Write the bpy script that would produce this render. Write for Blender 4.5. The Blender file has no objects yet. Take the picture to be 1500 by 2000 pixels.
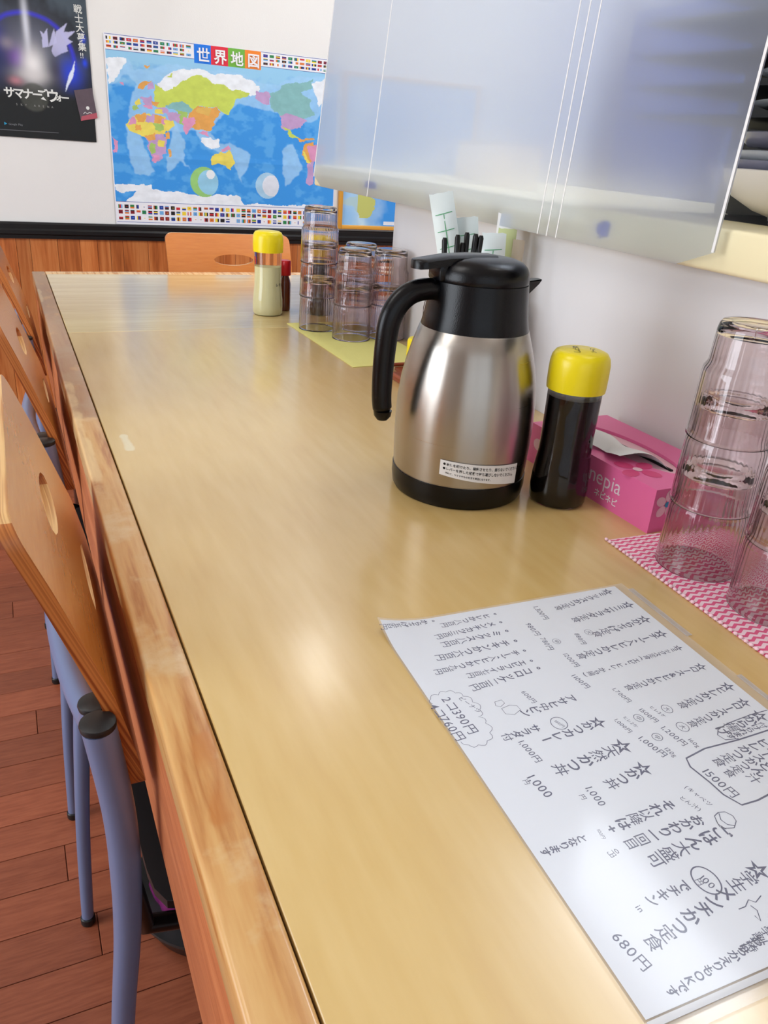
import bpy, bmesh, math, random, json
import numpy as np
from mathutils import Vector, Matrix
from math import sin, cos, pi, radians
random.seed(7); RNG=np.random.default_rng(7)
SC=bpy.context.scene; COL=SC.collection
# ---------------------------------------------------------------- camera
T=0.72
cam=bpy.data.cameras.new('camera'); camo=bpy.data.objects.new('camera',cam); COL.objects.link(camo)
Rm=((0.9089318608334657,0.1177809077202284,-0.3999631609766233),(-0.4111654972406363,0.41236380528705635,-0.8129569644009697),(0.06917952183033232,0.9033735383913886,0.42323804636817425))
m=Matrix(Rm).to_4x4(); m.translation=Vector((0,0,1.09)); camo.matrix_world=m
cam.sensor_fit='VERTICAL'; cam.sensor_height=24; cam.lens=1533.96*24/2000; cam.clip_start=.02; cam.clip_end=60
SC.camera=camo
# ---------------------------------------------------------------- world, lamps, exposure
SC.view_settings.view_transform='Standard'; SC.view_settings.look='None'; SC.view_settings.gamma=1
SC.view_settings.exposure=-0.2
try: SC.view_settings.use_curve_mapping=False
except Exception: pass
w=bpy.data.worlds.new('daylight'); SC.world=w; w.use_nodes=True
w.node_tree.nodes['Background'].inputs[0].default_value=(.75,.86,1,1); w.node_tree.nodes['Background'].inputs[1].default_value=1.0
cy=SC.cycles
cy.max_bounces=12; cy.transparent_max_bounces=24; cy.transmission_bounces=20; cy.max_bounces=20; cy.sample_clamp_indirect=6; cy.blur_glossy=.5
def area(name,loc,target,sx,sy,power,col):
    l=bpy.data.lights.new(name,'AREA'); l.shape='RECTANGLE'; l.size=sx; l.size_y=sy; l.energy=power; l.color=col
    o=bpy.data.objects.new(name,l); COL.objects.link(o); o.location=loc
    o.rotation_euler=(Vector(target)-Vector(loc)).to_track_quat('-Z','Y').to_euler(); return o
area('window_daylight',(-2.62,.85,1.15),(0,.85,.95),1.7,2.0,74,(.87,.93,1))
area('front_daylight',(-.4,-2.15,1.5),(.1,0,.9),2.4,1.6,6,(.92,.96,1))
area('ceiling_lamp_room',(-.9,1.0,2.52),(-.9,1.0,0),1.2,.5,13,(1,.985,.96))
area('ceiling_lamp_counter',(1.17,2.80,2.56),(1.1,2.80,0),.42,.22,9,(1,.98,.95))
area('ceiling_lamp_counter_near',(1.0,.55,2.52),(.6,.5,0),.3,.3,3.5,(1,.98,.95))
area('kitchen_lamp',(1.9,1.15,2.52),(1.9,1.2,0),.9,.8,66,(.84,.91,1))
# ---------------------------------------------------------------- helpers
def lin(c):
    return tuple(((x/255)/12.92 if x/255<=.04045 else ((x/255+.055)/1.055)**2.4) for x in c)+(1.,)
def newmat(name):
    mt=bpy.data.materials.new(name); mt.use_nodes=True; nt=mt.node_tree
    return mt,nt,nt.nodes['Principled BSDF']
def P(name,col,rough=.5,metal=0.,spec=.5,trans=0.,ior=1.45,coat=0.,noise=0.,nscale=40.,bump=0.,bscale=200.):
    mt,nt,b=newmat(name); c=lin(col)
    b.inputs['Base Color'].default_value=c; b.inputs['Roughness'].default_value=rough; b.inputs['Metallic'].default_value=metal
    b.inputs['Specular IOR Level'].default_value=spec; b.inputs['Transmission Weight'].default_value=trans; b.inputs['IOR'].default_value=ior
    b.inputs['Coat Weight'].default_value=coat
    tc=nt.nodes.new('ShaderNodeTexCoord')
    n=nt.nodes.new('ShaderNodeTexNoise'); n.inputs['Scale'].default_value=nscale; n.inputs['Detail'].default_value=4
    nt.links.new(tc.outputs['Object'],n.inputs['Vector'])
    if noise>0:
        mx=nt.nodes.new('ShaderNodeMix'); mx.data_type='RGBA'
        mx.inputs[6].default_value=tuple(x*(1-noise) for x in c[:3])+(1,); mx.inputs[7].default_value=tuple(min(1,x*(1+noise)) for x in c[:3])+(1,)
        nt.links.new(n.outputs['Fac'],mx.inputs[0]); nt.links.new(mx.outputs[2],b.inputs['Base Color'])
    if bump>0:
        n2=nt.nodes.new('ShaderNodeTexNoise'); n2.inputs['Scale'].default_value=bscale; nt.links.new(tc.outputs['Object'],n2.inputs['Vector'])
        bp=nt.nodes.new('ShaderNodeBump'); bp.inputs['Strength'].default_value=bump; bp.inputs['Distance'].default_value=.001
        nt.links.new(n2.outputs['Fac'],bp.inputs['Height']); nt.links.new(bp.outputs[0],b.inputs['Normal'])
    return mt
def attr_mat(name,rough=.4,spec=.5):
    mt,nt,b=newmat(name); a=nt.nodes.new('ShaderNodeAttribute'); a.attribute_name='Col'
    nt.links.new(a.outputs['Color'],b.inputs['Base Color']); b.inputs['Roughness'].default_value=rough; b.inputs['Specular IOR Level'].default_value=spec
    return mt
def wood(name,c1,c2,c3,axis='Y',stretch=14.,scale=9.,rough=.3,ring=.35,coat=.0,rnd=False,bump=.05,worn=None,fine=.5,space='Object'):
    """long-grain wood: noise squeezed across the grain, broad rings, fine pores"""
    mt,nt,b=newmat(name); L=nt.links.new; N=nt.nodes.new
    tc=N('ShaderNodeTexCoord'); mp=N('ShaderNodeMapping')
    s={'X':(1/stretch,1,1),'Y':(1,1/stretch,1),'Z':(1,1,1/stretch)}[axis]; mp.inputs['Scale'].default_value=tuple(q*scale for q in s)
    src=tc.outputs['Object']
    if space=='World':
        geo=N('ShaderNodeNewGeometry'); src=geo.outputs['Position']
    L(src,mp.inputs['Vector'])
    if rnd:
        oi=N('ShaderNodeObjectInfo'); ml=N('ShaderNodeMath'); ml.operation='MULTIPLY'; ml.inputs[1].default_value=37.
        L(oi.outputs['Random'],ml.inputs[0]); cx=N('ShaderNodeCombineXYZ')
        for i in range(3): L(ml.outputs[0],cx.inputs[i])
        va=N('ShaderNodeVectorMath'); va.operation='ADD'; L(src,va.inputs[0]); L(cx.outputs[0],va.inputs[1]); L(va.outputs[0],mp.inputs['Vector'])
    n=N('ShaderNodeTexNoise'); n.inputs['Scale'].default_value=1.; n.inputs['Detail'].default_value=3; n.inputs['Distortion'].default_value=.4
    L(mp.outputs[0],n.inputs['Vector'])
    mr=N('ShaderNodeMath'); mr.operation='MULTIPLY'; mr.inputs[1].default_value=9.*ring+1; L(n.outputs['Fac'],mr.inputs[0])
    sn=N('ShaderNodeMath'); sn.operation='PINGPONG'; sn.inputs[1].default_value=.5; L(mr.outputs[0],sn.inputs[0])
    sc2=N('ShaderNodeMath'); sc2.operation='MULTIPLY'; sc2.inputs[1].default_value=2; L(sn.outputs[0],sc2.inputs[0])
    n3=N('ShaderNodeTexNoise'); n3.inputs['Scale'].default_value=9.; n3.inputs['Detail'].default_value=5; L(mp.outputs[0],n3.inputs['Vector'])
    mixf=N('ShaderNodeMix'); mixf.data_type='FLOAT'; mixf.inputs[0].default_value=fine; L(sc2.outputs[0],mixf.inputs[2]); L(n3.outputs['Fac'],mixf.inputs[3])
    cr=N('ShaderNodeValToRGB'); e=cr.color_ramp.elements; e[0].position=.18; e[0].color=lin(c1); e[1].position=.85; e[1].color=lin(c3)
    q=cr.color_ramp.elements.new(.5); q.color=lin(c2)
    L(mixf.outputs[0],cr.inputs[0]); out=cr.outputs[0]
    if rnd:
        hs=N('ShaderNodeHueSaturation'); m1=N('ShaderNodeMapRange'); m1.inputs[3].default_value=.82; m1.inputs[4].default_value=1.15
        L(oi.outputs['Random'],m1.inputs[0]); L(m1.outputs[0],hs.inputs['Value']); L(out,hs.inputs['Color']); out=hs.outputs[0]
    if worn:
        col,sc_,lo,hi=worn; n4=N('ShaderNodeTexNoise'); n4.inputs['Scale'].default_value=sc_; n4.inputs['Detail'].default_value=6; n4.inputs['Roughness'].default_value=.62
        L(src,n4.inputs['Vector']); r4=N('ShaderNodeMapRange'); r4.inputs[1].default_value=lo; r4.inputs[2].default_value=hi; L(n4.outputs['Fac'],r4.inputs[0])
        mx=N('ShaderNodeMix'); mx.data_type='RGBA'; L(r4.outputs[0],mx.inputs[0]); L(out,mx.inputs[6]); mx.inputs[7].default_value=lin(col); out=mx.outputs[2]
    L(out,b.inputs['Base Color']); b.inputs['Roughness'].default_value=rough; b.inputs['Coat Weight'].default_value=coat; b.inputs['Coat Roughness'].default_value=.17
    if bump:
        bp=N('ShaderNodeBump'); bp.inputs['Strength'].default_value=bump; bp.inputs['Distance'].default_value=.001; L(n3.outputs['Fac'],bp.inputs['Height']); L(bp.outputs[0],b.inputs['Normal'])
    mt['nodes_out']=1
    return mt
def link(name,me,mat,parent=None,loc=None):
    o=bpy.data.objects.new(name,me); COL.objects.link(o)
    if mat is not None:
        if isinstance(mat,(list,tuple)):
            for q in mat: me.materials.append(q)
        else: me.materials.append(mat)
    if parent is not None: o.parent=parent
    if loc is not None: o.location=loc
    return o
def mesh(name,bm,mat,parent=None,smooth=False,auto=None,loc=None):
    me=bpy.data.meshes.new(name); bmesh.ops.recalc_face_normals(bm,faces=bm.faces); bm.to_mesh(me); bm.free()
    if smooth:
        me.polygons.foreach_set('use_smooth',[True]*len(me.polygons))
        if auto: me.set_sharp_from_angle(angle=radians(auto))
    return link(name,me,mat,parent,loc)
def data(name,verts,faces,mat,parent=None,smooth=False,auto=None):
    me=bpy.data.meshes.new(name); me.from_pydata([tuple(v) for v in verts],[],faces); me.update()
    if smooth:
        me.polygons.foreach_set('use_smooth',[True]*len(me.polygons))
        if auto: me.set_sharp_from_angle(angle=radians(auto))
    return link(name,me,mat,parent)
def box_bm(x0,y0,z0,x1,y1,z1,bevel=0.,seg=2):
    bm=bmesh.new(); bmesh.ops.create_cube(bm,size=1)
    for v in bm.verts: v.co=Vector(((x0+x1)/2+v.co.x*(x1-x0),(y0+y1)/2+v.co.y*(y1-y0),(z0+z1)/2+v.co.z*(z1-z0)))
    if bevel>0: bmesh.ops.bevel(bm,geom=list(bm.edges),offset=bevel,segments=seg,affect='EDGES',profile=.5)
    return bm
def box(name,b,mat,parent=None,bevel=0.,seg=2,smooth=True):
    return mesh(name,box_bm(*b,bevel=bevel,seg=seg),mat,parent,smooth=bevel>0 and smooth,auto=40)
def lathe(name,prof,mat,parent=None,seg=48,center=(0,0,0),caps=(True,True),mod=None,auto=35):
    """prof: list of (r,z) bottom to top; mod(theta,r,z)->r"""
    vs=[];fs=[]
    for (r,z) in prof:
        for i in range(seg):
            a=2*pi*i/seg; rr=mod(a,r,z) if mod else r
            vs.append((center[0]+rr*cos(a),center[1]+rr*sin(a),center[2]+z))
    n=len(prof)
    for j in range(n-1):
        for i in range(seg):
            k=(i+1)%seg; fs.append((j*seg+i,j*seg+k,(j+1)*seg+k,(j+1)*seg+i))
    if caps[0]: fs.append(tuple(reversed(range(seg))))
    if caps[1]: fs.append(tuple((n-1)*seg+i for i in range(seg)))
    return data(name,vs,fs,mat,parent,smooth=True,auto=auto)
def tube_mesh(pts,rad,seg=16,cap=True,flat=1.0,up=(0,0,1)):
    pts=[Vector(p) for p in pts]; n=len(pts); rads=rad if isinstance(rad,(list,tuple)) else [rad]*n
    vs=[];fs=[]; prev=None
    for i,p in enumerate(pts):
        t=(pts[min(i+1,n-1)]-pts[max(i-1,0)]).normalized()
        if prev is None:
            u=Vector(up); u=(u-t*u.dot(t)); 
            if u.length<1e-4: u=Vector((1,0,0))-t*t.x
            u.normalize()
        else: u=(prev-t*prev.dot(t)).normalized()
        prev=u; v=t.cross(u)
        for k in range(seg):
            a=2*pi*k/seg; vs.append(p+(u*cos(a)*flat+v*sin(a))*rads[i])
    for i in range(n-1):
        for k in range(seg):
            q=(k+1)%seg; fs.append((i*seg+k,i*seg+q,(i+1)*seg+q,(i+1)*seg+k))
    if cap: fs.append(tuple(reversed(range(seg)))); fs.append(tuple((n-1)*seg+k for k in range(seg)))
    return vs,fs
def tube(name,pts,rad,mat,parent=None,seg=16,flat=1.0,up=(0,0,1),auto=50):
    vs,fs=tube_mesh(pts,rad,seg,True,flat,up); return data(name,vs,fs,mat,parent,smooth=True,auto=auto)
def spline(pts,n=8):
    """Catmull-Rom through pts"""
    P_=[Vector(p) for p in pts]; out=[]
    for i in range(len(P_)-1):
        p0=P_[max(i-1,0)];p1=P_[i];p2=P_[i+1];p3=P_[min(i+2,len(P_)-1)]
        for k in range(n):
            t=k/n; out.append(.5*((2*p1)+(p2-p0)*t+(2*p0-5*p1+4*p2-p3)*t*t+(3*p1-p0-3*p2+p3)*t**3))
    out.append(P_[-1]); return out
def thing(name,label,cat,loc=(0,0,0),group=None,rot=0.):
    o=bpy.data.objects.new(name,None); COL.objects.link(o); o.location=loc; o.rotation_euler=(0,0,rot); o.empty_display_size=.02
    o['label']=label; o['category']=cat
    if group: o['group']=group
    return o
def tag(o,label,cat,group=None):
    o['label']=label; o['category']=cat
    if group: o['group']=group
    return o
def struct(o): o['kind']='structure'; return o
def copy_tree(src,loc=None,label=None,rot=None,parent=None):
    c=src.copy(); COL.objects.link(c)
    if parent is not None: c.parent=parent
    if loc is not None: c.location=loc
    if rot is not None: c.rotation_euler=(0,0,rot)
    if label: c['label']=label
    for ch in list(src.children): copy_tree(ch,parent=c)
    return c
# lettering: glyph outlines of the built-in font as flat triangles
_tc=bpy.data.curves.new('lettering','FONT'); _tc.resolution_u=3; _to=bpy.data.objects.new('lettering',_tc); COL.objects.link(_to); _G={}
def glyph(ch,bold=0.):
    key=(ch,bold)
    if key not in _G:
        _tc.body=ch; _tc.offset=bold; bpy.context.view_layer.update()
        me=bpy.data.meshes.new_from_object(_to.evaluated_get(bpy.context.evaluated_depsgraph_get()))
        vs=[(v.co.x,v.co.y) for v in me.vertices]; fs=[tuple(p.vertices) for p in me.polygons]; bpy.data.meshes.remove(me)
        wd=max([v[0] for v in vs],default=.3)
        _G[key]=(vs,fs,wd)
    return _G[key]
def letters(items,mapf,bold=0.):
    """items: (char,x,y,size,rot) in 2D, lower-left origin; mapf(x,y)->3D"""
    V=[];F=[]
    for ch,x,y,s,r in items:
        if ch==' ': continue
        vs,fs,wd=glyph(ch,bold); b=len(V); c_,s_=cos(r),sin(r)
        for (a,q) in vs: V.append(mapf(x+(a*c_-q*s_)*s,y+(a*s_+q*c_)*s))
        F+= [tuple(b+i for i in f) for f in fs]
    return V,F
def line_items(txt,x,y,s,gap=.06,bold=0.):
    out=[];cx=x
    for ch in txt:
        wd=glyph(ch,bold)[2] if ch!=' ' else .35
        out.append((ch,cx,y,s,0.)); cx+=(wd+gap)*s
    return out,cx
def ribbon(pts,w_):
    V=[];F=[];n=len(pts)
    for i,(x,y) in enumerate(pts):
        a=pts[max(i-1,0)];b=pts[min(i+1,n-1)]; dx,dy=b[0]-a[0],b[1]-a[1]; l=math.hypot(dx,dy) or 1
        nx,ny=-dy/l*w_/2,dx/l*w_/2; V+=[(x+nx,y+ny),(x-nx,y-ny)]
    for i in range(n-1): F.append((2*i,2*i+1,2*i+3,2*i+2))
    return V,F
def grid_print(name,x0,x1,z0,z1,yf,img,mat,parent):
    """flat printed sheet: IMG[h,w,3] (linear) on a vertical sheet at y=yf(x,z)"""
    h,w_,_=img.shape; xs=np.linspace(x0,x1,w_+1); zs=np.linspace(z1,z0,h+1)
    X,Z=np.meshgrid(xs,zs); Y=yf(X,Z); V=np.stack([X,Y,Z],-1).reshape(-1,3)
    i=np.arange(h)[:,None]*(w_+1)+np.arange(w_)[None]; F=np.stack([i,i+w_+1,i+w_+2,i+1],-1).reshape(-1,4)
    me=bpy.data.meshes.new(name); me.vertices.add(len(V)); me.vertices.foreach_set('co',V.astype(np.float32).ravel())
    me.loops.add(F.size); me.loops.foreach_set('vertex_index',F.ravel().astype(np.int32)); me.polygons.add(len(F))
    me.polygons.foreach_set('loop_start',np.arange(0,F.size,4,dtype=np.int32)); me.update(calc_edges=True)
    a=me.color_attributes.new('Col','FLOAT_COLOR','CORNER'); c=np.ones((h*w_,4,4),np.float32); c[:,:,:3]=img.reshape(-1,1,3); a.data.foreach_set('color',c.ravel())
    return link(name,me,mat,parent)
def blur(a,k):
    for _ in range(k):
        p=np.pad(a,((1,1),(1,1))+((0,0),)*(a.ndim-2),'edge'); a=(p[:-2,1:-1]+p[2:,1:-1]+p[1:-1,:-2]+p[1:-1,2:]+2*p[1:-1,1:-1])/6
    return a
def vnoise(h,w_,cells,seed):
    r=np.random.default_rng(seed); out=np.zeros((h,w_)); amp=1;tot=0
    for o in range(4):
        c=cells*2**o; g=r.random((c+2,c+2)); y=np.linspace(0,c,h,endpoint=False); x=np.linspace(0,c,w_,endpoint=False)
        yi=y.astype(int);xi=x.astype(int);fy=(y-yi)[:,None];fx=(x-xi)[None]; fy=fy*fy*(3-2*fy);fx=fx*fx*(3-2*fx)
        v=(g[yi][:,xi]*(1-fy)*(1-fx)+g[yi+1][:,xi]*fy*(1-fx)+g[yi][:,xi+1]*(1-fy)*fx+g[yi+1][:,xi+1]*fy*fx)
        out+=v*amp;tot+=amp;amp*=.5
    return out/tot
def inpoly(U,Vv,poly):
    m_=np.zeros(U.shape,bool);n=len(poly);j=n-1
    for i in range(n):
        xi,yi=poly[i];xj,yj=poly[j]
        if yi!=yj: m_^=((yi>Vv)!=(yj>Vv))&(U<(xj-xi)*(Vv-yi)/(yj-yi)+xi)
        j=i
    return m_
def L3(c): return np.array(lin(c)[:3])
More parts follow.
